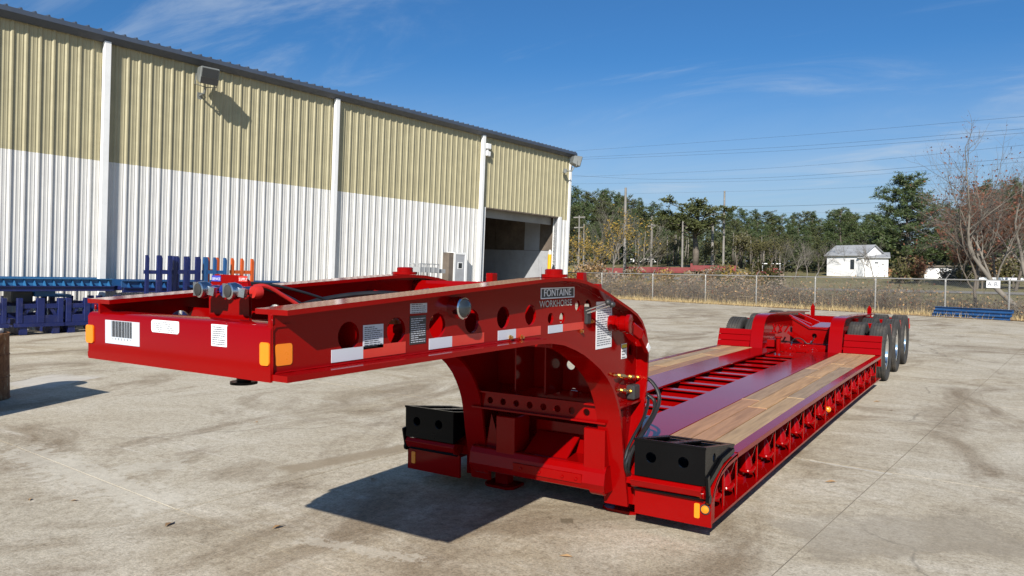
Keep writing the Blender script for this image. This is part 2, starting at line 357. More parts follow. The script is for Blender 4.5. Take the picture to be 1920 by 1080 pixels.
def build(name, mb, mats, parent=None, smooth=False, bevel=0):
    me = bpy.data.meshes.new(name); me.from_pydata(mb.v, [], mb.f)
    if isinstance(mats, str): mats = [mats]
    for k in mats: me.materials.append(MATS[k])
    if len(mats) > 1: me.polygons.foreach_set('material_index', mb.m)
    if smooth:
        me.polygons.foreach_set('use_smooth', [True]*len(me.polygons))
        if smooth != 'all': me.set_sharp_from_angle(angle=math.radians(38))
    me.update()
    o = bpy.data.objects.new(name, me); COL.objects.link(o)
    if parent is not None:
        o.parent = parent
        loc = WLOC.get(parent.name)
        o.matrix_parent_inverse = Matrix.Identity(4) if loc is None else Matrix.Translation(-Vector(loc))
    if bevel:
        b = o.modifiers.new('edge', 'BEVEL'); b.width = bevel; b.segments = 1; b.limit_method = 'ANGLE'; b.angle_limit = math.radians(50)
    return o
def thing(name, label, cat, loc=(0,0,0), group=None, world=True):
    # world=True: its parts are modelled in world coordinates
    o = bpy.data.objects.new(name, None); COL.objects.link(o); o.location = loc; o.empty_display_size = 0.2
    o['label'] = label; o['category'] = cat
    if group: o['group'] = group
    if world: WLOC[o.name] = tuple(loc)
    return o
def tag(o, label, cat, group=None):
    o['label'] = label; o['category'] = cat
    if group: o['group'] = group
    return o
def struct(o): o['kind'] = 'structure'; return o
def copy_tree(o, parent=None):
    c = o.copy(); COL.objects.link(c)
    if parent is not None:
        c.parent = parent; c.matrix_parent_inverse = o.matrix_parent_inverse.copy()
    for ch in list(o.children): copy_tree(ch, c)
    return c

# ============================================================ the setting
SK = 0.0866                                   # slabs and building run 4.95 degrees off the trailer
BD = Vector((SK, 1, 0)).normalized(); BN = Vector((1, -SK, 0)).normalized()
m = MB(); m.quad((-1500, -1500, -0.16), (1500, -1500, -0.16), (1500, 1500, -0.16), (-1500, 1500, -0.16))
struct(build('ground', m, 'grass_field'))
# pavement edge, seen in front of the fence
EA, EB = Vector((-18.38, 40.2, 0)), Vector((0.62, 33.4, 0)); ED = (EB-EA).normalized()
EN = Vector((-ED.y, ED.x, 0));  EN = EN if EN.y > 0 else -EN
def clip(poly, p, n):            # keep the side n points away from
    out = []
    for i in range(len(poly)):
        a, b = poly[i], poly[(i+1) % len(poly)]; da, db = (a-p).dot(n), (b-p).dot(n)
        if da <= 0: out.append(a)
        if da*db < 0: out.append(a + (b-a)*(da/(da-db)))
    return out
def st(s, t): # slab grid coordinates -> world
    return Vector((0, 0, 0)) + BN*s + BD*t
base = [Vector((-70, -25, 0)), Vector((40, -25, 0)), Vector((40, 80, 0)), Vector((-70, 80, 0))]
base = clip(base, EA, EN)
m = MB(); m.prism([(p.x, p.y) for p in base], 'z', -0.15, -0.004)
pave = struct(build('pavement', m, 'joint_filler'))
S0, DS, T0, DT, G = -1.50, 3.8, 7.42, 4.55, 0.005
for i in range(-18, 10):
    for j in range(-6, 12):
        s0, t0 = S0+DS*i, T0+DT*j
        q = [st(s0+G, t0+G), st(s0+DS-G, t0+G), st(s0+DS-G, t0+DT-G), st(s0+G, t0+DT-G)]
        q = clip(q, EA, EN)
        if len(q) < 3: continue
        c = sum(q, Vector())/len(q)
        if c.x < -27 or c.y < -14 or c.x > 22: continue
        m = MB(); dz = rnd.uniform(-0.002, 0.002)
        n = len(q); m.add([(p.x, p.y, -0.13) for p in q] + [(p.x, p.y, dz) for p in q],
                          [tuple(range(n, 2*n))] + [(k, (k+1) % n, n+(k+1) % n, n+k) for k in range(n)])
        build('concrete_slab', m, 'concrete', pave)
# field behind the fence: dips to a ditch, then rises gently
_ra = [ray(p_, 500)[0]/ray(p_, 500)[1] for p_ in (1350, 1450)]
def field_z(x, y):
    d = (Vector((x, y, 0))-EA).dot(EN)
    if d < 0: return -0.12
    z = -0.10 - 0.35*math.exp(-((d-5)/3.0)**2)
    z += 2.1*min(1, max(0, (d-8)/55.0))**1.1 + max(0, d-63)*0.004
    lf_ = min(1, max(0, (_ra[1]-x/max(y, 1))/(_ra[1]-_ra[0]))); up_ = min(1, max(0, (d-12)/24)); z += 1.25*lf_*up_*up_*(3-2*up_)*(1-min(1, max(0, (d-45)/25))*0.7)
    return z + 0.08*math.sin(x*0.21+y*0.13)*min(1, d/12)
m = MB(); NX, ND = 90, 70
for j in range(ND+1):
    d = 0.0 + 420*(j/ND)**2.2
    for i in range(NX+1):
        a = -190 + 420*i/NX
        p = EA + ED*a + EN*d
        m.v.append((p.x, p.y, field_z(p.x, p.y)))
for j in range(ND):
    for i in range(NX):
        a = j*(NX+1)+i; m.face((a, a+1, a+NX+2, a+NX+1))
struct(build('field', m, 'grass_field', smooth='all'))
def onfield(px, dist):
    d = ray(px, 500); d = np.array([d[0], d[1]]); d /= np.linalg.norm(d); x, y = d*dist
    return (x, y, field_z(x, y))
# narrow lane across the field
m = MB(); pts = []
for a in np.linspace(-60, 60, 41):
    p = EA + ED*a + EN*21.0; q = EA + ED*a + EN*23.2
    pts.append(((p.x, p.y, field_z(p.x, p.y)+0.03), (q.x, q.y, field_z(q.x, q.y)+0.03)))
for (p, q), (p2, q2) in zip(pts, pts[1:]): m.quad(p, p2, q2, q)
struct(build('lane', m, 'road_asphalt'))
# leaf litter verge under the fence
m = MB(); vp = []
for a in np.linspace(-45, 60, 106):
    w0 = rnd.uniform(-0.25, 0.2); p = EA + ED*a + EN*w0; q = EA + ED*a + EN*6.0
    vp.append(((p.x, p.y, 0.012), (q.x, q.y, field_z(q.x, q.y)+0.02), ((p+EN*1.2).x, (p+EN*1.2).y, 0.03)))
for (p, q, r), (p2, q2, r2) in zip(vp, vp[1:]): m.quad(p, p2, r2, r); m.quad(r, r2, q2, q)
struct(build('verge', m, 'leaf_litter', smooth='all'))

# ============================================================ factory building
BV = ray(2070, 542); BV = Vector(BV/np.linalg.norm(BV)); VV = Vector(-ray(-458, 39700)/np.linalg.norm(ray(-458, 39700)))
VV = VV if VV.z > 0 else -VV
VV = (VV - BV*VV.dot(BV)).normalized(); NN = BV.cross(VV)      # out of the wall, towards the yard
DW = 22.3
def wall(px, py, w=0.0):         # pixel -> (u along the wall, v above eye level) on the plane w metres in front of it
    r = Vector(ray(px, py)); p = r*(-(DW-w)/NN.dot(r)); return p.dot(BV), p.dot(VV)
YY = VV.cross(BV)                # local y points into the building
BM = Matrix(((BV.x, YY.x, VV.x, 0), (BV.y, YY.y, VV.y, 0), (BV.z, YY.z, VV.z, 0), (0, 0, 0, 1)))
BM.translation = Vector(EYE) - NN*DW
def bthing(name, label, cat, group=None):
    o = thing(name, label, cat, (0, 0, 0), group, world=False); o.matrix_world = BM; return o
bld = bthing('factory_building', 'long metal-clad factory building, tan above and white below, with an open doorway', 'building')
U1, U2, U3, U4 = wall(192, 300)[0], wall(623, 350)[0], wall(898, 390)[0], wall(1070, 330)[0]
VT = wall(625, 186)[1]; VM = wall(614, 356)[1]; VB = -2.7
BAY = (U3-U1)/2
U0 = U1 - BAY; UM1 = U0 - BAY
dl, dr = wall(906, 450)[0], wall(1045, 450)[0]; dtop = wall(975, 397)[1]
SP = BAY/25
def sheet(name, u0, u1, v0, v1, mat):
    # ribbed cladding sheet: ribs every SP, standing 45 mm proud
    m = MB(); k0 = math.floor((u0-U1)/SP+1e-6); prof = []
    u = U1 + k0*SP
    while u < u1 + SP:
        for du, w in ((-0.055, 0), (-0.02, -0.036), (0.02, -0.036), (0.055, 0), (SP*0.36, 0), (SP*0.40, -0.007), (SP*0.46, -0.007), (SP*0.50, 0), (SP*0.66, 0), (SP*0.70, -0.007), (SP*0.76, -0.007), (SP*0.80, 0)):
            if u0-1e-6 <= u+SP*0.5*0+du <= u1+1e-6: prof.append((u+du, w))
        u += SP
    if not prof: return
    if prof[0][0] > u0+1e-3: prof.insert(0, (u0, 0))
    if prof[-1][0] < u1-1e-3: prof.append((u1, 0))
    for (ua, wa), (ub, wb) in zip(prof, prof[1:]):
        m.quad((ua, wa, v0), (ub, wb, v0), (ub, wb, v1), (ua, wa, v1))
    build(name, m, mat, bld)
edges = [UM1 + SP/2]
while edges[-1] < U4 - 0.2: edges.append(min(edges[-1] + 3*SP, U4))
for a, b in zip(edges, edges[1:]):
    # upper tan sheet; over the doorway it stops at the lintel
    segs = []
    for lo, hi in ((a, min(b, dl)), (max(a, dl), min(b, dr)), (max(a, dr), b)):
        if hi - lo < 0.02: continue
        if lo >= dl-1e-6 and hi <= dr+1e-6: sheet('upper_panel', lo, hi, dtop, VT+0.2, 'tan_panel')
        else:
            sheet('upper_panel', lo, hi, VM, VT+0.2, 'tan_panel'); sheet('lower_panel', lo, hi, VB, VM, 'white_panel')
# backing wall, far walls, roof
m = MB(); m.box(UM1, dl, 0.02, 0.25, VB, VT+0.15); m.box(dr, U4-0.02, 0.02, 0.25, VB, VT+0.15); m.box(dl, dr, 0.02, 0.25, dtop, VT+0.15)
build('inner_wall', m, 'grey_board', bld)
m = MB(); m.box(U4-0.10, U4-0.021, 0.25, 30, VB, VT+0.1); build('end_wall', m, 'tan_panel', bld)
m = MB(); m.add([(UM1, -0.26, VT+0.20), (U4+0.1, -0.26, VT+0.20), (U4+0.1, 30, VT+2.6), (UM1, 30, VT+2.6),
                 (UM1, -0.26, VT+0.26), (U4+0.1, -0.26, VT+0.26), (U4+0.1, 30, VT+2.66), (UM1, 30, VT+2.66)],
                [(3,2,1,0),(4,5,6,7),(0,1,5,4),(1,2,6,5),(2,3,7,6),(3,0,4,7)])
roof = build('roof', m, 'slate_trim', bld)
u = UM1+0.1; rb = MB(); rb.add([(-0.035, -0.262, 0), (0.035, -0.262, 0), (0.015, -0.262, 0.05), (-0.015, -0.262, 0.05), (-0.035, 6, 0.5), (0.035, 6, 0.5), (0.015, 6, 0.55), (-0.015, 6, 0.55)],
       [(3,2,1,0),(4,5,6,7),(0,1,5,4),(1,2,6,5),(2,3,7,6),(3,0,4,7)])
first = None
while u < U4+0.1:
    if first is None: first = build('roof_rib', rb, 'slate_trim', roof); first.location = (u, 0, VT+0.258); o = first
    else: o = first.copy(); COL.objects.link(o); o.location = (u, 0, VT+0.258)
    u += SP
gp = [(0.0, VT), (-0.12, VT-0.01), (-0.30, VT+0.13), (-0.26, VT+0.26), (-0.2, VT+0.26), (0.0, VT+0.2)]
m = MB(); m.prism(gp, 'x', UM1, U4+0.12); build('gutter', m, 'slate_trim', bld)
for uu in (U0, U1, U2, U3):
    m = MB(); m.box(uu-0.09, uu+0.09, -0.19, -0.052, VB, VT+0.02); build('downspout', m, 'white_trim', bld, bevel=0.008)
m = MB(); m.box(U4-0.16, U4, -0.07, 0.1, VB, VT+0.02); m.box(U4, U4+0.03, -0.05, 0.3, VB, VT+0.02); build('corner_trim', m, 'white_trim', bld)
# doorway jambs, lintel and the partition seen inside it
m = MB(); m.box(dl-0.07, dl+0.02, -0.06, 0.3, VB, dtop); build('door_jamb', m, 'white_trim', bld)
m = MB(); m.box(dr, dr+0.22, -0.062, 0.3, VB, dtop); build('door_jamb', m, 'white_trim', bld)
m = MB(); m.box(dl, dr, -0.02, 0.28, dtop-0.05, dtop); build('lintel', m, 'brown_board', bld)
m = MB(); m.box(dl, dr, 0.45, 0.50, dtop-0.42, dtop+0.3); rd = build('rolled_door', m, 'galvanised', bld)
vk = 0.80
for i in range(6):
    y0 = 0.3 + i*1.0
    m = MB(); m.box(dr+0.24, dr+0.30, y0, y0+0.99, VB, vk); build('lower_board', m, 'grey_board', bld)
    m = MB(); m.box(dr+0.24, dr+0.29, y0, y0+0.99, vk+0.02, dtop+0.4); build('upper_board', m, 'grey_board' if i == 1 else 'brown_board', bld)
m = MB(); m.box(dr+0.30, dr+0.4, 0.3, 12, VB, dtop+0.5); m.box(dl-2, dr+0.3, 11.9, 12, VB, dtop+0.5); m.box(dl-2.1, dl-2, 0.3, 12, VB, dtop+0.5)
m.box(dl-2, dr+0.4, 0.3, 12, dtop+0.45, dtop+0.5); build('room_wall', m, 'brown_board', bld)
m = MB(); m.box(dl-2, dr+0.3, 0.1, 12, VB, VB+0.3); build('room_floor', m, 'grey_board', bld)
# things on and by the wall
ua, va = wall(846, 474); du0, du1 = wall(837.5, 500)[0], wall(861, 500)[0]
d = bthing('steel_door', 'grey steel side door with a small dark window in a white frame', 'door')
m = MB(); m.box(du0-0.30, du0-0.02, -0.40, -0.055, VB, va); build('side_return', m, 'brown_board', d)
m = MB(); m.box(du0-0.02, du0+0.10, -0.42, -0.055, VB, va+0.03); m.box(du1-0.1, du1+0.04, -0.42, -0.055, VB, va+0.03); m.box(du0+0.1, du1-0.1, -0.418, -0.055, va-0.06, va+0.028); build('frame', m, 'white_trim', d)
m = MB(); m.box(du0+0.1, du1-0.1, -0.40, -0.36, VB, va-0.06); lf = build('leaf', m, 'grey_board', d)
w0, w1 = wall(846.5, 492.5), wall(850.5, 502.5)
m = MB(); m.box(w0[0]-0.04, w1[0]+0.12, -0.408, -0.40, w1[1]-0.03, w0[1]+0.03); build('window_frame', m, 'white_trim', lf)
m = MB(); m.box(w0[0], w1[0]+0.08, -0.412, -0.405, w1[1], w0[1]); build('window', m, 'glass_dark', lf)
def floodlight(u, v, lab, yaw, s=1.0):
    o = thing('floodlight', lab, 'floodlight', (0, 0, 0), world=False)
    o.matrix_world = BM @ Matrix.Translation((u, -0.62*s, v)) @ Matrix.Rotation(yaw, 4, 'Z') @ Matrix.Rotation(math.radians(14), 4, 'X')
    m = MB(); a, b, h = 0.34*s, 0.27*s, 0.30*s      # tapering housing: narrow back, wide front facing -y
    m.add([(-b, 0.22, -h*0.75), (b, 0.22, -h*0.75), (b, 0.22, h*0.75), (-b, 0.22, h*0.75), (-a, -0.2, -h), (a, -0.2, -h), (a, -0.2, h), (-a, -0.2, h)],
          [(0,1,2,3),(7,6,5,4),(0,4,5,1),(1,5,6,2),(2,6,7,3),(3,7,4,0)])
    build('housing', m, 'lamp_grey', o, bevel=0.03)
    m = MB(); m.box(-a*0.82, a*0.82, -0.215, -0.2, -h*0.15, h*0.82); build('lens', m, 'glass_dark', o)
    m = MB(); m.box(-a*0.9, a*0.9, -0.21, -0.2, -h*0.95, -h*0.22); build('visor', m, 'plate_black', o)
    m = MB(); m.tube([(-a-0.02, 0.05, 0), (-a-0.04, 0.02, -h-0.05), (0, 0.02, -h-0.1), (a+0.04, 0.02, -h-0.05), (a+0.02, 0.05, 0)], 0.014, 6); build('yoke', m, 'lamp_grey', o)
    m = MB(); m.tube([(0, 0.02, -h-0.1), (0, 0.06, -h-0.28), (0, 0.48, -h-0.44)], 0.035, 8); m.box(-0.09, 0.09, 0.36, 0.5, -h-0.52, -h-0.3); build('bracket', m, 'lamp_grey', o)
    return o
uf, vf = wall(391, 141, 0.6)
floodlight(uf, vf, 'grey floodlight with square glass on the tan wall below the gutter', math.radians(-8), 0.86)
uf, vf = wall(1078, 302, 0.5)
floodlight(uf, vf, 'grey floodlight on the far corner of the tan building facing the field', math.radians(55), 0.9)
uq, vq = wall(910, 279)
o = bthing('wall_lamp', 'small white box lamp pair beside the downspout above the doorway', 'lamp')
m = MB(); m.box(uq-0.14, uq+0.14, -0.24, -0.052, vq-0.02, vq+0.22); build('upper_box', m, 'white_trim', o, bevel=0.02)
m = MB(); m.box(uq-0.14, uq+0.14, -0.22, -0.052, vq-0.34, vq-0.12); m.box(uq-0.05, uq+0.05, -0.18, -0.052, vq-0.12, vq-0.02); build('lower_box', m, 'white_trim', o, bevel=0.02)
# yellow bollard by the doorway
gp_ = wall(1030, 500, 0.35)
o = bthing('bollard', 'yellow steel bollard with a pale rounded top beside the open doorway', 'bollard')
m = MB(); m.lathe([(0, 0.10), (wall(1030, 477, 0.35)[1]-VB, 0.10)], (gp_[0], -0.35, VB), (0, 0, 1), 16); build('sleeve', m, 'yellow_paint', o, smooth=True)
m = MB(); zt = wall(1030, 477, 0.35)[1]; m.lathe([(0, 0.088), (0.12, 0.085), (0.2, 0.06), (0.24, 0.02)], (gp_[0], -0.35, zt), (0, 0, 1), 16); build('cap', m, 'rope', o, smooth=True)
# grey wire cart by the wall
u0, v0 = wall(778, 494, 1.0); u1, v1 = wall(812, 516, 1.0)
o = bthing('wire_cart', 'grey metal cart with an open wire top standing against the white wall', 'cart')
m = MB()
for uu in np.linspace(u0, u1, 5): m.bar((uu, -1.3, VB), (uu, -1.3, v0), 0.03, 0.03, (0, 1, 0)); m.bar((uu, -0.7, VB), (uu, -0.7, v0), 0.03, 0.03, (0, 1, 0))
for yy in (-1.3, -0.7): m.bar((u0, yy, v0), (u1, yy, v0), 0.035, 0.035)
for uu in (u0, u1): m.bar((uu, -1.3, v0), (uu, -0.7, v0), 0.035, 0.035)
build('frame', m, 'grey_steel', o)
m = MB(); vz = wall(800, 501, 1.0)[1]; m.box(u0, u1, -1.29, -0.71, vz-0.2, vz); m.box(u1, u1+0.5, -1.2, -0.8, vz-0.22, vz-0.06); build('tray', m, 'grey_steel', o)

# ------------------------------------------------------------ blue steel by the wall
def brack(name, lab, cols, w, mat, group):
    # welded storage rack seen as a low frame with broad uprights
    o = bthing(name, lab, 'rack', group)
    u0, u1 = wall(cols[0][0], 600, w)[0], wall(cols[-1][1], 600, w)[0]; vt = wall(60, 559, w)[1]; vb = wall(60, 627, w)[1]; ny = 2
    L = u1-u0
    m = MB()
    for y in (-w, -w+1.0):
        m.box(u0+0.01, u1-0.01, y-0.04, y+0.04, vb+0.28, vb+0.47); m.box(u0-0.05, u1+0.05, y-0.06, y+0.06, vb+0.19, vb+0.279); m.box(u0+0.01, u1-0.01, y-0.03, y+0.03, vt-0.25, vt-0.14)
    for uu in (u0+0.06, u1-0.06): m.box(uu-0.05, uu+0.05, -w, -w+1.0, vb+0.24, vb+0.36)
    build('rail', m, mat, o)
    for pa, pb in cols:
        ua_, ub_ = wall(pa, 600, w)[0], wall(pb, 600, w)[0]
        for y in (-w, -w+1.0):
            m = MB(); m.box(ua_, ub_, y-0.055, y+0.055, vb+0.281, vt); build('upright', m, mat, o, bevel=0.006)
    for uu in (u0+0.15, u1-0.15):
        m = MB(); m.box(uu-0.08, uu+0.08, -w-0.02, -w+1.02, vb, vb+0.22); build('foot', m, mat, o)
    m = MB(); m.bar((u0+0.1, -w+0.02, vb+0.4), (u0+L*0.3, -w+0.02, vt-0.2), 0.07, 0.05, (0, 1, 0)); build('brace', m, mat, o); m = MB(); m.bar((u1-0.1, -w+0.02, vb+0.4), (u1-L*0.3, -w+0.02, vt-0.2), 0.07, 0.05, (0, 1, 0))
    build('brace', m, mat, o)
    return o
RG = 'navy steel racks along the white wall'
RL = ['navy steel rack at the free end of the row under the light blue chassis', 'navy steel rack below the black motor and bright blue box', 'navy steel rack close beside the rack below the blue box', 'navy steel rack mostly hidden behind the red gooseneck']
for ri, cols in enumerate((((-75, -66), (-38, -26), (2, 11)), ((31, 41), (68, 82), (107, 117)), ((122, 132), (156, 167), (196, 206)), ((212, 222), (246, 257), (284, 294)))):
    brack('steel_rack', RL[ri], cols, 1.62, 'navy_steel', RG)
def bframe(lab, px0, px1, pyt, w, mat1, mat2, gussets):
    o = bthing('trailer_chassis', lab, 'chassis')
    u0, u1 = wall(px0, 530, w)[0], wall(px1, 530, w)[0]; vt = wall(100, pyt, w)[1]; vg = wall(100, pyt+14, w)[1]; vb = wall(100, pyt+24, w)[1]
    m = MB(); m.box(u0, u1, -w, -w+0.1, vb, vg); m.box(u0, u1, -w-0.05, -w+0.12, vg-0.02, vg); m.box(u0, u1, -w+1.1, -w+1.2, vb, vg); build('lower_beam', m, mat2, o)
    m = MB(); m.box(u0, u1, -w+0.12, -w+0.15, vg, vt); m.box(u0, u1, -w+0.05, -w+0.15, vt-0.02, vt); m.box(u0, u1, -w+1.0, -w+1.06, vg, vt); build('side_plate', m, mat1, o)
    for k in range(gussets):
        uu = u0 + (u1-u0)*(k+0.5)/gussets
        g = MB(); g.add([(uu-0.012, -w-0.02, vg), (uu-0.012, -w+0.12, vg), (uu-0.012, -w+0.12, vt-0.02), (uu+0.012, -w-0.02, vg), (uu+0.012, -w+0.12, vg), (uu+0.012, -w+0.12, vt-0.02)],
                        [(0,1,2),(5,4,3),(0,3,4,1),(1,4,5,2),(2,5,3,0)]); build('gusset', g, mat1, o)
    for k in range(max(2, gussets//2)):
        uu = u0 + (u1-u0)*(k+0.5)/max(2, gussets//2); g = MB(); g.box(uu-0.05, uu+0.05, -w+0.15, -w+1.0, vg-0.1, vg); build('crossmember', g, mat2, o)
    return o
bframe('long light blue trailer frame with gussets lying on navy racks', -150, 214, 522, 1.55, 'sky_blue_steel', 'navy_steel', 19)
bframe('shorter teal blue trailer frame lying on racks behind the stake racks', 232, 560, 525, 1.35, 'blue_steel', 'navy_steel', 17)
o = bthing('steel_box', 'bright blue steel box sitting between the racks and the blue frame', 'box')
m = MB(); u0, v0 = wall(66, 545, 1.3); u1, v1 = wall(104, 556, 1.3); m.box(u0, u1, -1.3, -0.6, v1, v0); m.box(u1, u1+0.4, -1.25, -0.7, v1-0.02, v0-0.1); build('body', m, 'sky_blue_steel', o, bevel=0.01)
m = MB(); m.box(u0-0.5, u0-0.02, -1.25, -0.7, v1-0.15, v0+0.0); build('motor', m, 'plate_black', o, bevel=0.03)
def stake_rack(lab, front, back, mat, w, ytop):
    o = bthing('stake_rack', lab, 'rack')
    vt = wall(front[0], ytop, w)[1]; vb = VB+0.4; vr = wall(front[0], 510, w)[1]
    for row, dw, dv in ((front, 0.0, 0), (back, -0.55, 0.0)):
        if not row: continue
        us = [wall(p, 500, w+dw)[0] for p in row]
        for uu in us:
            m = MB(); y = -(w+dw)
            m.add([(uu-0.04, y-0.006, vb), (uu+0.04, y-0.006, vb), (uu+0.04, y-0.006, vt-0.08), (uu, y-0.006, vt), (uu-0.04, y-0.006, vt),
                   (uu-0.04, y+0.006, vb), (uu+0.04, y+0.006, vb), (uu+0.04, y+0.006, vt-0.08), (uu, y+0.006, vt), (uu-0.04, y+0.006, vt)],
                  [(0,1,2,3,4),(9,8,7,6,5),(0,5,6,1),(1,6,7,2),(2,7,8,3),(3,8,9,4),(4,9,5,0)])
            m.box(uu-0.04, uu-0.028, y+0.006, y+0.07, vb, vt-0.002); build('stake', m, mat, o)
        m = MB(); m.box(us[0]-0.08, us[-1]+0.02, -(w+dw)+0.01, -(w+dw)+0.05, vr-0.05, vr+0.05); build('rail', m, mat, o)
        m = MB(); m.box(us[0]-0.1, us[-1]+0.1, -(w+dw)-0.05, -(w+dw)+0.12, vb-0.12, vb+0.05); build('base_beam', m, mat, o)
    if front and back:
        m = MB()
        for k in (0, -1):
            a = wall(front[k], 500, w)[0]; b_ = wall(back[k], 500, w-0.55)[0]; m.bar((a, -w, vb-0.03), (b_, -(w-0.55), vb-0.03), 0.08, 0.1)
        for k in (0, -1):
            a = wall(front[k], 500, w)[0]
            m.box(a-0.05, a+0.05, -w-0.04, -w+0.06, VB-0.1, vb-0.1)
        build('base_tie', m, mat, o)
stake_rack('navy stake rack with three tall stakes at the free end of the row', [277, 298, 319], [302, 322], 'navy_steel', 2.6, 478)
stake_rack('navy stake rack standing between two other stake racks', [328, 349, 370], [334, 354, 374], 'navy_steel', 2.5, 480)
stake_rack('blue stake rack standing in front of orange stakes', [385, 404, 423], [388], 'blue_steel', 2.4, 482)
stake_rack('orange stake rack with upright stakes beside the white wall', [437, 455, 474], [390.5, 409], 'orange_steel', 2.3, 484)

# ============================================================ chain link fence
fb = [(1030, 549), (1128, 556.5), (1223.5, 563), (1322.3, 567.5), (1417.7, 571.5), (1528, 577.5), (1641, 584), (1772, 591), (1892, 598)]
FA, FB = Vector((-16.6, 40.3, 0)), Vector((-2.0, 35.5, 0)); FD = (FB-FA).normalized(); FNV = Vector((-FD.y, FD.x, 0))
fence = thing('chain_link_fence', 'galvanised chain link fence with round posts along the far pavement edge', 'fence', tuple(FA))
def on_fence(px):
    d = ray(px, 560); d = Vector((d[0], d[1], 0)); n = Vector((-FD.y, FD.x, 0)); return d*(FA.dot(n)/d.dot(n))
FH = 1.54
posts = [on_fence(p[0]) for p in fb]; step = (posts[7]-posts[6])
posts = [posts[0]-(posts[1]-posts[0])] + posts + [posts[-1]+FD*2.9*k for k in (1, 2, 3, 4)]
for p in posts:
    m = MB(); m.lathe([(0, 0.036), (FH+0.03, 0.036), (FH+0.06, 0.02)], (p.x, p.y, -0.1), (0, 0, 1), 8); build('post', m, 'galvanised', fence, smooth=True)
    m = MB(); a = p + Vector((0, 0, FH-0.06)); b = a + FNV*0.0 + FD*0.16 + Vector((0, 0, 0.24)); m.tube([a, b], 0.016, 5); build('arm', m, 'galvanised', fence)
m = MB(); a, b = posts[0], posts[-1]; m.tube([a+Vector((0, 0, FH-0.07)), b+Vector((0, 0, FH-0.07))], 0.027, 8); build('top_rail', m, 'galvanised', fence, smooth=True)
m = MB(); LF = (b-a).length; hh = FH-0.1; pitch = 0.075; k = -hh
while k < LF:
    for sgn in (1, -1):
        t0, t1 = (k, k+hh) if sgn > 0 else (k+hh, k)
        z0, z1 = 0.0, hh
        # clip to the run
        if max(t0, t1) < 0 or min(t0, t1) > LF: continue
        p, q = a+FD*t0+Vector((0, 0, z0-0.04)), a+FD*t1+Vector((0, 0, z1-0.04))
        m.tube([p-FNV*0.04, q-FNV*0.04], 0.0028, 3, caps=False)
    k += pitch
build('wire_mesh', m, 'galvanised', fence)
c = on_fence(1863)
o = thing('fence_sign', 'small white sign reading A-B wired to the chain link fence', 'sign', (c.x, c.y, 1.3))
m = MB(); zc = gy(1863, 533, c.y)[2]; w_, h_ = 0.24, 0.14
q = c - FNV*0.08 + Vector((0, 0, zc)); m.frame_box(q-FD*w_-Vector((0, 0, h_)), FD*2*w_, FNV*0.01, Vector((0, 0, 2*h_)))
m.cur = 1; m.text('A-B', q-FNV*0.004-FD*w_*0.86-Vector((0, 0, h_*0.55)), FD, (0, 0, 1), 0.235)
build('panel', m, ['decal_white', 'grey_ink'], o)

# ============================================================ lowboy trailer
TX = -2.867
T = thing('lowboy_trailer', 'bright red lowboy trailer with raised gooseneck, wooden deck and three axles', 'trailer', (TX, 9.0, 0))
def tp(name, mb, mats='red_paint', parent=None, smooth=False, bevel=0): return build(name, mb, mats, parent or T, smooth, bevel)
def zc(y): return 0.022*math.sin(math.pi*min(1, max(0, (y-4.9)/8.1)))     # deck camber
def dbox(mb, x0, x1, y0, y1, z0, z1, n=10):
    ys = np.linspace(y0, y1, n+1); vs = []
    for y in ys: c = zc(y); vs += [(x0, y, z0+c), (x1, y, z0+c), (x1, y, z1+c), (x0, y, z1+c)]
    fs = [(3, 2, 1, 0), tuple(4*n+i for i in range(4))]
    for i in range(n):
        for k in range(4): fs.append((4*i+k, 4*i+4+k, 4*i+4+(k+1) % 4, 4*i+(k+1) % 4))
    mb.add(vs, [tuple(reversed(f)) for f in fs])

# ---- gooseneck beams
top = [(1.885, 1.632), (2.43, 1.661), (2.84, 1.683), (3.39, 1.713), (3.75, 1.733), (3.95, 1.739), (4.10, 1.733), (4.25, 1.715), (4.40, 1.684), (4.56, 1.637), (4.76, 1.572),
       (4.93, 1.517), (5.04, 1.475), (5.13, 1.420), (5.20, 1.345), (5.24, 1.26), (5.258, 1.16), (5.252, 1.04), (5.235, 0.93), (5.20, 0.80), (5.12, 0.52), (5.08, 0.36)]
bot = [(1.885, 1.366), (3.45, 1.366), (3.66, 1.366), (3.82, 1.358), (3.97, 1.335), (4.116, 1.293), (4.23, 1.252), (4.333, 1.204), (4.46, 1.138), (4.57, 1.062), (4.65, 0.985), (4.705, 0.905),
       (4.745, 0.835), (4.772, 0.77), (4.80, 0.66), (4.824, 0.52), (4.865, 0.34), (4.90, 0.20), (4.915, 0.12)]
holes = [(2.284, 1.504, .061), (2.578, 1.507, .061), (2.872, 1.513, .061), (3.155, 1.519, .061), (3.444, 1.523, .061), (3.728, 1.524, .060),
         (3.958, 1.492, .034), (4.099, 1.487, .034), (4.299, 1.556, .034), (5.132, 1.205, .042)]
slot = [(4.44+0.052*math.cos(a), 1.525+0.066*math.sin(a)) for a in np.linspace(0, 2*math.pi, 20, endpoint=False)]
poly = [(y, z-0.01) for y, z in top] + [(y, z+0.01) for y, z in reversed(bot)]
webs = {}
for side in (1, -1):
    xo = TX + side*0.587; xi = xo - side*0.016
    m = MB(); m.prism(poly, 'x', xo, xi, [circle2(*h) for h in holes] + [slot]); webs[side] = tp('web_plate', m)
    e0, e1 = TX+side*0.677, TX+side*0.497
    m = MB(); m.sweep(top, e0, e1, 0.02, -1); tp('top_flange', m, smooth=True)
    m = MB(); m.sweep(bot, e0, e1, 0.024, 1); tp('bottom_flange', m, smooth=True)
WR, WL = webs[1], webs[-1]
XR = TX + 0.587
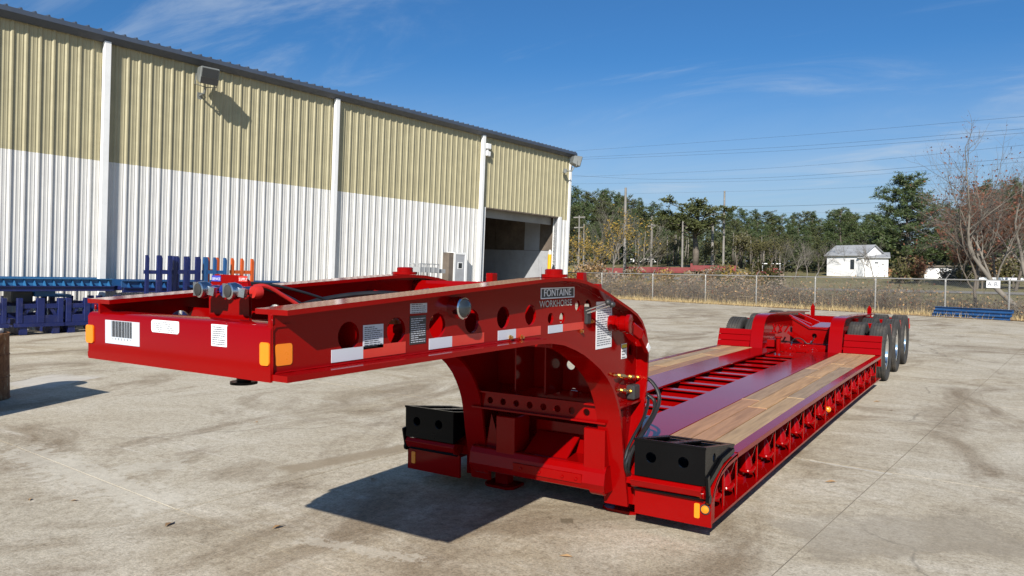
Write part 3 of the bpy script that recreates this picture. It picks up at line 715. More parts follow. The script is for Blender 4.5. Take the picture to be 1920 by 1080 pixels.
# front plate, folded back at its upper edge
m = MB(); fp = [(1.885, 1.362), (1.885, 1.556), (1.893, 1.569), (1.908, 1.576), (1.985, 1.578), (1.985, 1.568), (1.912, 1.566), (1.899, 1.553), (1.895, 1.362)]
fp = [(q[0]-0.006, q[1]-0.002) for q in fp]; m.prism(fp, 'x', -3.528, TX+0.592); FP = tp('front_plate', m, smooth=True)
m = MB(); m.box(TX-0.575, TX+0.575, 1.90, 3.62, 1.37, 1.385); tp('coupler_plate', m)
m = MB(); m.lathe([(0, 0.025), (0.04, 0.025), (0.042, 0.043), (0.07, 0.043), (0.072, 0.032), (0.1, 0.032), (0.1, 0.06), (0.112, 0.06)], (TX, 2.22, 1.372), (0, 0, -1), 20); tp('kingpin', m, 'black_paint', smooth=True)
for yy, z0, z1 in ((2.33, 1.385, 1.58), (2.80, 1.385, 1.52), (3.30, 1.385, 1.55), (3.60, 1.37, 1.60)):
    m = MB(); m.box(TX-0.57, TX+0.57, yy, yy+0.012, z0, z1); tp('cross_plate', m)
m = MB(); m.prism([(4.02, 1.42), (4.05, 1.68), (4.075, 1.70), (4.75, 1.56), (4.75, 1.545), (4.08, 1.685), (4.035, 1.42)], 'x', TX-0.57, TX+0.57); tp('hump_plate', m)
m = MB(); m.bar((TX-0.55, 3.62, 1.62), (TX-0.30, 4.04, 1.52), 0.02, 0.05); tp('diagonal_brace', m); m = MB(); m.bar((TX+0.55, 3.62, 1.62), (TX+0.30, 4.04, 1.52), 0.02, 0.05); tp('diagonal_brace', m)
for s in (1, -1):
    m = MB(); m.lathe([(0, 0.085), (0.018, 0.085), (0.02, 0.055), (0.045, 0.055), (0.05, 0.045)], (TX+s*0.587, 3.99, 1.739), (0, 0, 1), 20); tp('grease_cap', m, smooth=True)
m = MB(); m.tube([(TX+0.56, 3.88, 1.74), (TX+0.56, 3.88, 1.80)], 0.004, 5); tp('vent_pin', m, 'grey_steel')
# stop blocks behind the hump
for x, y, z in ((TX+0.44, 4.62, 1.60), (TX+0.44, 4.86, 1.52)):
    m = MB(); m.add([(x-0.03, y-0.02, z-0.03), (x+0.03, y-0.02, z-0.03), (x+0.03, y+0.07, z-0.05), (x-0.03, y+0.07, z-0.05), (x-0.026, y-0.02, z+0.165), (x+0.026, y-0.02, z+0.165), (x+0.026, y+0.03, z+0.165), (x-0.026, y+0.03, z+0.165)],
        [(3,2,1,0),(4,5,6,7),(0,1,5,4),(1,2,6,5),(2,3,7,6),(3,0,4,7)]); tp('stop_block', m, bevel=0.004)
p = gx(917, 512, TX-0.44); m = MB(); m.box(TX-0.47, TX-0.41, p[1], p[1]+0.07, p[2]-0.15, p[2]); tp('stop_block', m, bevel=0.004)
# gladhand bracket with couplers
m = MB(); br = [(TX-0.01, 1.55), (TX-0.01, 1.70), (TX+0.03, 1.752), (TX+0.205, 1.750), (TX+0.243, 1.728), (TX+0.252, 1.70), (TX+0.252, 1.55)]
m.prism(br, 'y', 2.05, 2.062); m.box(TX+0.15, TX+0.252, 2.062, 2.16, 1.55, 1.562); GB = tp('gladhand_bracket', m, bevel=0.002)
def gladhand(px, py, col):
    c = gy(px, py, 1.93); o = MB(); cx, cz = c[0], c[2]
    o.lathe([(0, 0.020), (0.006, 0.033), (0.03, 0.036), (0.05, 0.030), (0.06, 0.022)], (cx, 1.92, cz), (0.12, 1, 0), 20)
    o.box(cx-0.05, cx-0.03, 1.935, 1.975, cz-0.026, cz+0.03); o.bar((cx+0.02, 1.95, cz), (cx+0.062, 1.96, cz-0.008), 0.02, 0.035)
    o.tube([(cx, 1.97, cz), (cx+0.005, 2.05, cz)], 0.018, 10)
    o.cur = 1; o.lathe([(-0.006, 0.012), (-0.002, 0.022), (0.0, 0.026), (0.004, 0.026)], (cx, 1.919, cz), (0.12, 1, 0), 18)
    o.cur = 2; o.lathe([(0, 0.024), (0.015, 0.028), (0.035, 0.026)], (cx+0.052, 2.0, cz-0.004), (0.1, 1, 0), 14)
    return tp('gladhand', o, ['alloy', 'rubber', col], smooth=True)
gladhand(374, 543, 'blue_enamel'); gladhand(430, 546, 'red_hose')
m = MB(); c = gy(405, 522, 2.045); m.box(c[0]-0.03, c[0]+0.028, 2.046, 2.049, c[2]-0.012, c[2]+0.012); m.cur = 1; m.text('SERVICE', (c[0]-0.027, 2.0455, c[2]-0.007), (1, 0, 0), (0, 0, 1), 0.0155)
build('service_label', m, ['decal_blue', 'decal_white'], GB)
m = MB(); c = gy(455, 523, 2.045); m.box(c[0]-0.028, c[0]+0.026, 2.046, 2.049, c[2]-0.012, c[2]+0.012); m.cur = 1; m.text('SUPPLY', (c[0]-0.025, 2.0455, c[2]-0.007), (1, 0, 0), (0, 0, 1), 0.0165)
build('supply_label', m, ['red_tape', 'decal_white'], GB)
# hoses lying in the neck
def hose(pts, r, mat, name='hose', n=8): m = MB(); m.tube(smooth_path(pts, 6), r, n); return tp(name, m, mat, smooth=True)
hose([(TX+0.23, 2.07, 1.70), (TX+0.25, 2.14, 1.705), (TX+0.27, 2.25, 1.645), (TX+0.3, 2.4, 1.56), (TX+0.3, 2.75, 1.47)], 0.009, 'red_hose')
hose([(TX+0.16, 2.07, 1.71), (TX+0.20, 2.16, 1.70), (TX+0.24, 2.30, 1.64), (TX+0.27, 2.5, 1.53), (TX+0.25, 2.9, 1.46)], 0.0085, 'black_hose')
hose([(TX+0.10, 2.07, 1.72), (TX+0.18, 2.22, 1.71), (TX+0.28, 2.40, 1.655), (TX+0.34, 2.60, 1.57), (TX+0.3, 3.0, 1.50)], 0.006, 'black_hose')
hose([(TX-0.35, 2.5, 1.42), (TX-0.30, 2.75, 1.56), (TX-0.2, 3.0, 1.625), (TX-0.05, 3.25, 1.64), (TX+0.1, 3.5, 1.59), (TX+0.15, 3.7, 1.5)], 0.015, 'black_hose')
hose([(TX-0.1, 2.4, 1.45), (TX+0.05, 2.6, 1.57), (TX+0.18, 2.83, 1.62), (TX+0.28, 3.02, 1.655)], 0.013, 'black_hose')
hose([(TX+0.28, 2.35, 1.45), (TX+0.32, 2.45, 1.545), (TX+0.36, 2.58, 1.612)], 0.011, 'decal_yellow')
for (x, y, z) in ((TX+0.39, 2.66, 1.615), (TX+0.33, 3.12, 1.66)):
    m = MB(); m.tube([(x-0.035, y-0.09, z-0.01), (x, y, z+0.004)], 0.019, 10); m.tube([(x, y, z), (x+0.03, y+0.06, z), (x+0.035, y+0.075, z-0.06)], 0.014, 8); tp('hose_fitting', m, 'alloy', smooth=True)
for (x, y) in ((TX+0.33, 2.42), (TX+0.42, 2.75), (TX+0.38, 3.05)):
    m = MB(); m.lathe([(0, 0.03), (0.02, 0.03), (0.03, 0.02), (0.06, 0.018)], (x, y, 1.52), (0, 0, 1), 10); tp('orange_plug', m, 'orange_steel', smooth=True)
# ---- decals (all lie 2 mm proud of the plate that carries them)
def decal_y(parent, px0, py0, px1, py1, mat, yp=1.879, ink=None, rows=0, name='decal', heading=None, ink_mat='grey_ink', frame=False, radius=0):
    a, b = gy(px0, py0, yp), gy(px1, py1, yp); x0, x1, z0, z1 = a[0], b[0], min(a[2], b[2]), max(a[2], b[2]); m = MB()
    pl = [(x0, z0), (x1, z0), (x1, z1), (x0, z1)]
    if radius:
        pl = []
        for cx_, cz_, s0 in ((x1-radius, z0+radius, -90), (x1-radius, z1-radius, 0), (x0+radius, z1-radius, 90), (x0+radius, z0+radius, 180)):
            for k in range(5): q = math.radians(s0+22.5*k); pl.append((cx_+radius*math.cos(q), cz_+radius*math.sin(q)))
    m.prism(pl, 'y', yp-0.002, yp+0.004); m.cur = 1; W, H = x1-x0, z1-z0; r = random.Random(int(px0))
    yk = yp-0.003
    if heading: m.text(heading, ((x0+x1)/2, yk, z1-H*0.2), (1, 0, 0), (0, 0, 1), H*0.19, 'CENTER')
    top_ = z1-H*(0.28 if heading else 0.12)
    for k in range(rows):
        z = top_ - (top_-z0-H*0.1)*k/max(1, rows-1); xx = x0+W*0.08
        end = x1-W*(0.08 if r.random() > 0.3 else 0.3)
        while xx < end:
            l = W*r.uniform(0.05, 0.13); m.quad((xx, yk, z-H*0.022), (min(xx+l, end), yk, z-H*0.022), (min(xx+l, end), yk, z+H*0.022), (xx, yk, z+H*0.022)); xx += l+W*0.022
    return build(name, m, [mat, ink_mat], parent), (x0, x1, z0, z1)
# barcode plate
m = MB(); a, b = gy(200.5, 598.5, 1.885), gy(264.5, 650, 1.885); c2 = gy(266, 605.5, 1.885)
x0, x1, z1, z0 = a[0], b[0], (a[2]+c2[2])/2, (gy(198.5, 642, 1.885)[2]+b[2])/2; W, H = x1-x0, z1-z0
m.box(x0, x1, 1.877, 1.883, z0, z1); m.cur = 1; r = random.Random(5)
code = '100101101101 101001101011 101001101101 110110010101 110110010101 101001101011 100101101101'.replace(' ', '0')
bx0, bx1 = x0+W*0.20, x0+W*0.79; st_ = (bx1-bx0)/len(code)
for k, ch in enumerate(code):
    if ch == '1': m.quad((bx0+k*st_, 1.8760, z0+H*0.30), (bx0+(k+1)*st_, 1.8760, z0+H*0.30), (bx0+(k+1)*st_, 1.8760, z1-H*0.02), (bx0+k*st_, 1.8760, z1-H*0.02))
for k, ch in enumerate('*40334*'): m.text(ch, (x0+W*(0.23+0.088*k), 1.8760, z0+H*(0.175 if ch != '*' else 0.15)), (1, 0, 0), (0, 0, 1), H*0.13, 'CENTER')
build('barcode_plate', m, ['decal_silver', 'ink'], FP)
decal_y(FP, 284.5, 599, 336, 627, 'decal_white', rows=5, name='notice_decal', heading='NOTICE', radius=0.012)
m_, (x0, x1, z0, z1) = decal_y(FP, 397, 607.5, 425.5, 651, 'decal_white', rows=9, name='wiring_decal')
for (pa, pb) in (((165.5, 608), (179, 643)), ((491.5, 641), (508.5, 686))):
    a, b = gy(*pa, 1.885), gy(*pb, 1.885); m = MB(); R_ = 0.012
    pl = []
    for cx_, cz_, s0 in ((b[0]-R_, b[2]+R_, -90), (b[0]-R_, a[2]-R_, 0), (a[0]+R_, a[2]-R_, 90), (a[0]+R_, b[2]+R_, 180)):
        for k in range(5): q = math.radians(s0+22.5*k); pl.append((cx_+R_*math.cos(q), cz_+R_*math.sin(q)))
    m.prism(pl, 'y', 1.873, 1.881); build('amber_reflector', m, 'amber', FP)
def decal_x(parent, px0, py0, px1, py1, mats, rows=0, name='decal', ink_mat='ink', yz=None, dark_first=0, radius=0):
    # px0,py0 = one corner (near y), px1,py1 = opposite corner on the right web
    a, b = gx(px0, py0, XR), gx(px1, py1, XR); y0, y1 = a[1], b[1]; z0, z1 = min(a[2], b[2]), max(a[2], b[2])
    if yz: y0, y1, z0, z1 = yz
    m = MB(); pl = [(y0, z0), (y1, z0), (y1, z1), (y0, z1)]
    if radius:
        pl = []
        for cy_, cz_, s0 in ((y1-radius, z0+radius, -90), (y1-radius, z1-radius, 0), (y0+radius, z1-radius, 90), (y0+radius, z0+radius, 180)):
            for k in range(5): q = math.radians(s0+22.5*k); pl.append((cy_+radius*math.cos(q), cz_+radius*math.sin(q)))
    m.prism(pl, 'x', XR-0.004, XR+0.002); m.cur = 1
    W, H = y1-y0, z1-z0; r = random.Random(int(px0*3)); xk = XR+0.003
    for k in range(rows):
        z = z1-H*0.1-(H*0.82)*k/max(1, rows-1); yy = y0+W*0.06; end = y1-W*(0.06 if r.random() > 0.35 else r.uniform(0.1, 0.5))
        th = H*0.32/max(rows, 1)
        while yy < end:
            l = W*r.uniform(0.06, 0.22); e = min(yy+l, end); m.quad((xk, yy, z-th/2), (xk, e, z-th/2), (xk, e, z+th/2), (xk, yy, z+th/2)); yy = e+W*0.03
    return build(name, m, mats, parent)
decal_x(WR, 495, 0, 0, 0, ['amber', 'ink'], name='amber_reflector', yz=(1.905, 1.985, 1.418, 1.50), radius=0.012)
decal_x(WR, 680.5, 610, 718, 651, ['decal_silver', 'ink'], 11, 'spec_decal')
decal_x(WR, 769, 569.5, 800, 586, ['decal_silver', 'ink'], 5, 'warning_decal')
decal_x(WR, 768, 593, 798, 643, ['plate_black', 'decal_silver'], 12, 'data_plate')
# lubrication chart, caution label
decal_x(WR, 1118, 566, 1146, 650, ['decal_white', 'grey_ink'], 18, 'chart_decal')
decal_x(WR, 1165, 645, 1174.5, 671, ['decal_white', 'ink'], 5, 'caution_decal')
a = gx(1165, 645, XR); b = gx(1174.5, 671, XR); m = MB(); m.quad((XR+0.0035, a[1]+0.004, a[2]-0.005), (XR+0.0035, b[1]-0.004, a[2]-0.005), (XR+0.0035, b[1]-0.004, a[2]-0.03), (XR+0.0035, a[1]+0.004, a[2]-0.03)); build('caution_band', m, 'decal_yellow', WR)
# reflective tape pairs above the lower flange
for pw, pr in (((621, 668, 680.5, 691.5), (680.5, 662, 760, 687)), ((804, 656, 847, 678), (847, 650, 907, 673)), ((933, 642, 966.5, 661), (966.5, 633, 1013, 655)), ((1027, 628, 1054, 645), (1054, 626, 1093, 643))):
    ya, yb = gx(pw[0], 670, XR)[1], gx(pw[2], 670, XR)[1]; yc_ = gx(pr[2], 660, XR)[1]; zb = 1.403; zt = 1.455
    if pw[0] > 1000: zb, zt = 1.403, 1.450
    decal_x(WR, pw[0], 0, 0, 0, ['decal_silver', 'grey_ink'], 0, 'white_tape', yz=(ya, yb-0.0005, zb, zt), ink_mat='grey_ink')
    decal_x(WR, pr[0], 0, 0, 0, ['red_tape', 'ink'], 0, 'red_tape', yz=(yb+0.0005, yc_, zb, zt))
# name badge
a, b = gx(1013.5, 537.5, XR), gx(1076, 560, XR); yb0, yb1, zb1, zb0 = a[1], b[1], (a[2]+gx(1076, 540.5, XR)[2])/2, (gx(1013, 558, XR)[2]+b[2])/2; W, H = yb1-yb0, zb1-zb0
m = MB(); m.box(XR-0.003, XR+0.0015, yb0, yb1, zb0, zb1); m.cur = 1
m.prism([(yb0, zb0), (yb1, zb0), (yb1, zb1), (yb0, zb1)], 'x', XR-0.003, XR+0.003, [[(yb0+0.008, zb0+0.006), (yb1-0.008, zb0+0.006), (yb1-0.008, zb1-0.006), (yb0+0.008, zb1-0.006)]])
m.text('FONTAINE', (XR+0.003, yb0+W*0.075, zb0+H*0.22), (0, 1, 0), (0, 0, 1), H*0.95, squeeze=W*0.80/(H*0.95*4.75)); m.text('FONTAINE', (XR+0.0031, yb0+W*0.083, zb0+H*0.22), (0, 1, 0), (0, 0, 1), H*0.95, squeeze=W*0.80/(H*0.95*4.75))
build('name_badge', m, ['plate_black', 'decal_white'], WR)
a, b = gx(1011, 576, XR), gx(1073, 576, XR); m = MB(); m.text('WORKHORSE', (XR+0.002, a[1], gx(1040, 574.5, XR)[2]), (0, 1, 0), (0, 0, 1), 0.055, squeeze=(b[1]-a[1])/(0.055*6.35))
m.v = [(x+(0.0), y+(z-1.56)*0.0, z) for x, y, z in m.v]; build('model_lettering', m, ['rope'], WR)
# bolts
for px, py in ((955.5, 632.5), (976.5, 632), (1088.5, 621), (1108.5, 602.5)):
    c = gx(px, py, XR); m = MB(); m.lathe([(0, 0.014), (0.008, 0.014), (0.008, 0.009), (0.02, 0.009)], (XR, c[1], c[2]), (1, 0, 0), 6); build('bolt', m, 'brass', WR)
# round chrome lamp on the web
c = gx(859, 577, XR+0.03); m = MB(); m.lathe([(-0.03, 0.052), (0.0, 0.056), (0.035, 0.056), (0.04, 0.05)], (XR+0.03, c[1], c[2]), (1, 0, 0), 28); lampb = tp('web_lamp', m, 'chrome', smooth=True)
m = MB(); m.lathe([(0.036, 0.05), (0.05, 0.043), (0.06, 0.028), (0.065, 0.01)], (XR+0.03, c[1], c[2]), (1, 0, 0), 28); build('lens', m, 'glass_dark', lampb, smooth=True)
# control levers
m = MB(); a = gx(1095, 588, XR+0.05); k1, k2 = gx(1140, 567, XR+0.14), gx(1148, 571, XR+0.16); b1, b2 = gx(1098, 582, XR+0.01), gx(1101, 587, XR+0.02)
m.tube([b1, k1], 0.006, 6); m.tube([b2, k2], 0.006, 6); lv = tp('control_lever', m, 'alloy', smooth=True)
for k in (k1, k2):
    m = MB(); m.lathe([(-0.02, 0.004), (-0.017, 0.012), (-0.008, 0.019), (0, 0.021), (0.008, 0.019), (0.017, 0.012), (0.02, 0.004)], tuple(k), (0, 1, 0), 14); build('knob', m, 'plate_black', lv, smooth='all')
m = MB(); c = gx(1100, 590, XR); m.box(XR-0.05, XR+0.02, c[1]-0.03, c[1]+0.03, c[2]-0.06, c[2]+0.05); tp('valve_block', m, 'plate_black', bevel=0.006)
# red capped spool and locking handle at the back of the web
c = gx(1143, 606, XR); m = MB(); m.lathe([(0, 0.055), (0.05, 0.055), (0.055, 0.048), (0.075, 0.048), (0.08, 0.056), (0.12, 0.056), (0.125, 0.066), (0.15, 0.066), (0.152, 0.06)], (XR, c[1], c[2]), (1, 0.15, 0), 22); tp('spool', m, smooth=True)
h0, h1, h2 = gx(1183, 613, XR+0.10), gx(1201, 628, XR+0.13), gx(1214, 657, XR+0.13)
m = MB(); m.bar(h0, h1, 0.03, 0.075, (0, 0, 1)); m.bar(h1, h2, 0.03, 0.055, (0, 1, 0)); hd = tp('lock_handle', m, bevel=0.004)
m = MB(); q0, q1 = Vector(h1)*0.35+Vector(h2)*0.65, Vector(h1)*0.05+Vector(h2)*0.95; m.bar(q0+Vector((0.018, 0, 0)), q1+Vector((0.018, 0, 0)), 0.004, 0.045, (0, 1, 0)); build('handle_decal', m, 'decal_white', hd)
# brass fittings and hoses behind the right leg
def fitting(pxs, r=0.012):
    pts = [gx(x, y, XR+0.03) for x, y in pxs]; m = MB(); m.tube(pts, r*0.7, 8)
    for k in range(len(pts)-1):
        a, b = Vector(pts[k]), Vector(pts[k+1]); m.tube([a.lerp(b, 0.3), a.lerp(b, 0.75)], r*1.35, 6)
    return tp('brass_fitting', m, 'brass')
fitting([(1152, 703), (1176, 706), (1190, 707), (1205, 708)]); fitting([(1158, 731), (1176, 733), (1192, 734), (1204, 735)])
m = MB(); a = gx(1193, 733, XR+0.05); m.box(XR-0.01, XR+0.06, a[1]-0.06, a[1]+0.05, a[2]-0.06, a[2]+0.045); tp('valve_block', m, 'plate_black', bevel=0.01)
hose([gx(1204, 708, XR+0.03), gx(1220, 714, XR+0.11), gx(1234, 735, XR+0.17), gx(1235, 757, XR+0.19), gx(1222, 786, XR+0.18), gx(1200, 820, XR+0.16), gx(1184, 850, XR+0.14), gx(1178, 880, XR+0.12), gx(1186, 897, XR+0.09)], 0.0145, 'black_hose')
hose([gx(1204, 735, XR+0.03), gx(1215, 741, XR+0.10), gx(1227, 752, XR+0.15), gx(1226, 772, XR+0.17), gx(1212, 798, XR+0.16), gx(1192, 830, XR+0.14), gx(1178, 855, XR+0.12), gx(1173, 876, XR+0.11), gx(1181, 898, XR+0.08)], 0.0145, 'black_hose')
hose([gx(1214, 741, XR+0.03), gx(1215, 756, XR+0.10), gx(1206, 785, XR+0.12), gx(1186, 822, XR+0.11), gx(1174, 850, XR+0.10), gx(1172, 875, XR+0.10), gx(1177, 896, XR+0.08)], 0.012, 'black_hose')
m = MB(); m.bar((XR+0.0, 4.80, 0.832), (XR+0.0, 5.20, 0.832), 0.13, 0.014); m.bar((XR+0.002, 4.98, 0.30), (XR+0.002, 4.98, 0.78), 0.02, 0.10, (0, 1, 0)); tp('side_shelf', m)
m = MB(); m.text('5', (XR+0.0115, 4.92, 0.66), (0, 0.75, 0), (0, 0, 1), 0.16); m.text('TON', (XR+0.0115, 5.05, 0.80), (0, 0, -1), (0, 1, 0), 0.05); tp('rating_mark', m, 'red_dull')
# ---- weld beads along the right web
def bead(pts, name='weld_bead', parent=WR):
    r = random.Random(len(pts)); out = []
    P = [Vector(p) for p in pts]
    for a, b in zip(P, P[1:]):
        n = max(2, int((b-a).length/0.03))
        for k in range(n): out.append(a.lerp(b, k/n) + Vector((r.gauss(0, .0007), 0, r.gauss(0, .0007))))
    out.append(P[-1]); m = MB(); m.tube(out, [0.0045+r.uniform(-.001, .0014) for _ in out], 6); return build(name, m, 'red_paint', parent, smooth='all')
bead([(XR+0.002, y, z+0.026) for y, z in bot[:12]]); bead([(XR+0.002, y, z-0.022) for y, z in top[:12]])
bead([(XR+0.003, 1.889, 1.39), (XR+0.003, 1.889, 1.61)]); bead([(XR+0.002, y-0.021, z) for y, z in top[15:20]])
bead([(-3.455, 1.874, 1.585), (-3.455, 1.874, 1.61)], parent=FP)
# ---- structure between the legs
m = MB(); hl = [circle2(-3.29+0.118*k, 0.775, 0.026, 16) for k in range(9)]
hl = [h for h in hl if max(q[0] for q in h) < TX+0.57]
m.prism([(TX-0.57, 0.715), (TX+0.57, 0.715), (TX+0.57, 0.845), (TX-0.57, 0.845)], 'y', 4.80, 4.812, hl); m.box(TX-0.57, TX+0.57, 4.76, 4.80, 0.712, 0.724); m.box(TX-0.57, TX+0.57, 4.76, 4.80, 0.836, 0.848); tp('hole_plate', m)
m = MB(); hz = [circle2(gy(a_, b_, 5.12)[0], gy(a_, b_, 5.12)[2], 0.038, 18) for a_, b_ in ((1037, 709), (1043, 734), (1035, 681), (1076, 737), (1070, 684))]
m.prism([(TX-0.57, 0.86), (TX+0.57, 0.86), (TX+0.57, 1.22), (TX-0.57, 1.22)], 'y', 5.12, 5.132, hz); tp('rear_plate', m); m = MB(); m.box(TX-0.57, TX+0.57, 5.215, 5.225, 0.30, 0.858); tp('back_wall', m); m = MB(); m.box(TX-0.57, TX+0.57, 5.10, 5.112, 1.222, 1.40); tp('upper_plate', m)
for a_ in (-0.24, 0.02): m = MB(); m.box(TX+a_, TX+a_+0.012, 4.86, 5.12, 0.85, 1.30); tp('rib_plate', m)
m = MB(); m.box(TX-0.57, TX+0.57, 4.0, 4.012, 1.31, 1.42); m.box(TX-0.57, TX+0.57, 4.012, 4.75, 1.40, 1.412); tp('neck_soffit', m)
for x0, x1 in ((-3.215, -3.05), (-2.47, -2.305)):
    m = MB(); m.box(x0, x1, 4.77, 4.99, 0.235, 0.672); tp('post', m, bevel=0.006)
m = MB(); m.prism([(4.74, 0.29), (4.77, 0.235), (5.05, 0.22), (5.05, 0.41), (4.78, 0.41), (4.755, 0.37)], 'x', TX-0.57, TX+0.57); tp('cross_tube', m, bevel=0.006)
m = MB(); m.box(TX-0.17, TX+0.40, 4.735, 4.752, 0.28, 0.345); tp('bolt_plate', m, bevel=0.002)
for a_ in (-0.1, 0.06, 0.25, 0.36): m = MB(); m.lathe([(0, 0.012), (0.008, 0.012), (0.01, 0.006)], (TX+a_, 4.735, 0.31), (0, -1, 0), 6); tp('bolt', m)
m = MB(); m.prism([(TX-0.16, 0.40), (TX+0.40, 0.40), (TX+0.40, 0.62), (TX-0.16, 0.62)], 'y', 5.06, 5.072, [circle2(TX+0.14, 0.47, 0.06, 18)]); tp('inner_plate', m)
m = MB(); m.frame_box((TX-0.13, 4.84, 0.402), (0.36, 0, 0), (0, 0.20, 0.13), (0, -0.006, 0.01)); tp('ramp_plate', m)
for a_, s in ((-0.50, 1), (0.50, -1)):
    m = MB(); m.add([(TX+a_, 4.86, 0.40), (TX+a_, 5.02, 0.40), (TX+a_+s*0.14, 4.86, 0.40), (TX+a_+s*0.05, 4.86, 0.66), (TX+a_, 5.02, 0.66)], [(0,1,2),(0,2,3),(0,3,4,1),(1,4,3,2)]); tp('gusset', m)
    m = MB(); m.lathe([(-0.06, 0.06), (-0.05, 0.072), (0.05, 0.072), (0.06, 0.06)], (TX+a_, 4.83, 0.27), (1, 0, 0), 20); tp('pivot', m, smooth=True)
for a_ in (-0.56, 0.52):
    m = MB(); x, y = TX+a_, 5.20; ol = [(x-0.14, y-0.06), (x-0.09, y-0.10), (x+0.09, y-0.10), (x+0.14, y-0.06), (x+0.14, y+0.10), (x-0.14, y+0.10)]
    m.prism(ol, 'z', 0.003, 0.022); m.box(x-0.06, x+0.06, y-0.03, y+0.06, 0.022, 0.25); tp('foot_pad', m, bevel=0.003)

# ---- deck
for s in (1, -1):
    def xs(a, b): return (min(TX+s*a, TX+s*b), max(TX+s*a, TX+s*b))
    # inner main beam: flanges and web
    m = MB(); x0, x1 = xs(0.275, 0.68); dbox(m, x0, x1, 5.20, 12.96, 0.465, 0.485); tp('beam_top', m)
    m = MB(); x0, x1 = xs(0.45, 0.47); dbox(m, x0, x1, 5.20, 12.96, 0.155, 0.465); tp('beam_web', m)
    m = MB(); x0, x1 = xs(0.33, 0.67); dbox(m, x0, x1, 5.20, 12.96, 0.13, 0.155); tp('beam_bottom', m)
    # outer side rail: open channel facing out
    m = MB(); x0, x1 = xs(1.21, 1.292); dbox(m, x0, x1, 5.44, 12.96, 0.465, 0.485); m2 = MB(); x0, x1 = xs(1.280, 1.295); dbox(m2, x0, x1, 5.44, 12.96, 0.448, 0.4845)
    m.add(m2.v, m2.f); tp('rail_top', m)
    m = MB(); x0, x1 = xs(1.09, 1.292); dbox(m, x0, x1, 4.87, 12.96, 0.125, 0.142); tp('rail_bottom', m)
    m = MB(); x0, x1 = xs(1.09, 1.105); dbox(m, x0, x1, 5.1, 12.96, 0.142, 0.435); tp('rail_web', m)
    # curved nose of the wing
    nose = [(4.885, 0.30), (4.91, 0.345), (4.97, 0.395), (5.08, 0.445), (5.22, 0.472), (5.36, 0.483), (5.44, 0.485)]
    m = MB(); x0, x1 = xs(0.60, 1.292); m.sweep(nose, x0, x1, 0.018, -1); tp('nose_plate', m, smooth=True)
    m = MB(); x0, x1 = xs(1.272, 1.292); m.prism([(q[0]+0.002, q[1]-0.004) for q in nose] + [(5.44, 0.448), (5.2, 0.43), (5.05, 0.40), (4.95, 0.33), (4.93, 0.27), (4.93, 0.142), (4.89, 0.142)], 'x', x0, x1); tp('nose_side', m)
    m = MB(); x0, x1 = xs(0.755, 1.294); m.box(x0, x1, 4.86, 4.88, 0.107, 0.275 if s > 0 else 0.29); NP = tp('wing_plate', m)
    m = MB(); x0, x1 = xs(0.755, 1.25); m.prism([(4.87, 0.30), (4.80, 0.315), (4.78, 0.36), (4.80, 0.385), (4.93, 0.36)], 'x', x0, x1); tp('hinge_bar', m, bevel=0.004)
    m = MB(); m.tube([(TX+s*0.76, 4.835, 0.295), (TX+s*1.25, 4.835, 0.295)], 0.013, 8); tp('hinge_rod', m, 'black_paint', smooth=True)
    for a_ in (0.765, 1.245):
        m = MB(); m.lathe([(-0.015, 0.03), (0.015, 0.03)], (TX+s*a_, 4.835, 0.325), (1, 0, 0), 14); tp('hinge_eye', m, smooth=True)
    # nose filler between the wing and the beam
    m = MB(); x0, x1 = xs(0.60, 0.755); m.box(x0, x1, 4.96, 5.30, 0.13, 0.40); tp('nose_block', m)
    # reflector, marker light
    R_ = 0.010; a0, a1 = (TX+1.225, TX+1.262) if s > 0 else (TX-1.25, TX-1.21)
    pl = []
    for cx_, cz_, s0 in ((a1-R_, 0.157+R_, -90), (a1-R_, 0.255-R_, 0), (a0+R_, 0.255-R_, 90), (a0+R_, 0.157+R_, 180)):
        for k in range(5): q = math.radians(s0+22.5*k); pl.append((cx_+R_*math.cos(q), cz_+R_*math.sin(q)))
    if s > 0: pl = [(q[0]-0.045, q[1]) for q in pl]
    m = MB(); m.prism(pl, 'y', 4.854, 4.862); build('amber_reflector', m, 'amber', NP)
    if s > 0:
        m = MB(); m.lathe([(0, 0.034), (0.012, 0.034), (0.014, 0.026)], (TX+1.255, 4.862, 0.225), (0, -1, 0), 20); ml = build('marker_bezel', m, 'plate_black', NP, smooth=True)
        m = MB(); m.lathe([(0.012, 0.027), (0.02, 0.024), (0.024, 0.012), (0.025, 0.002)], (TX+1.255, 4.862, 0.225), (0, -1, 0), 20); build('marker_lens', m, 'amber', NP, smooth=True)
    # flip ramp: black open wedge box standing on the nose
    x0, x1 = xs(0.775, 1.268); yf, yb, zb_, zt_ = 4.80, 5.42, 0.390, 0.642
    m = MB(); m.prism([(x0, zb_), (x1, zb_), (x1, zt_), (x0, zt_)], 'y', yf, yf+0.012, [circle2(x0+(x1-x0)*q, zb_+0.135, 0.037, 20) for q in (0.24, 0.70)]); RP = tp('ramp_face', m, 'black_paint')
    tri = [(yf+0.012, zb_), (yf+0.012, zt_-0.012), (yb, 0.538), (yb, 0.520), (5.12, 0.475)]
    for q in (0.0, 0.5, 1.0):
        xx = x0 + (x1-x0-0.012)*q; m = MB(); m.prism(tri, 'x', xx, xx+0.012, [circle2(4.98, 0.54, 0.032, 14)]); build('ramp_side', m, 'black_paint', RP)
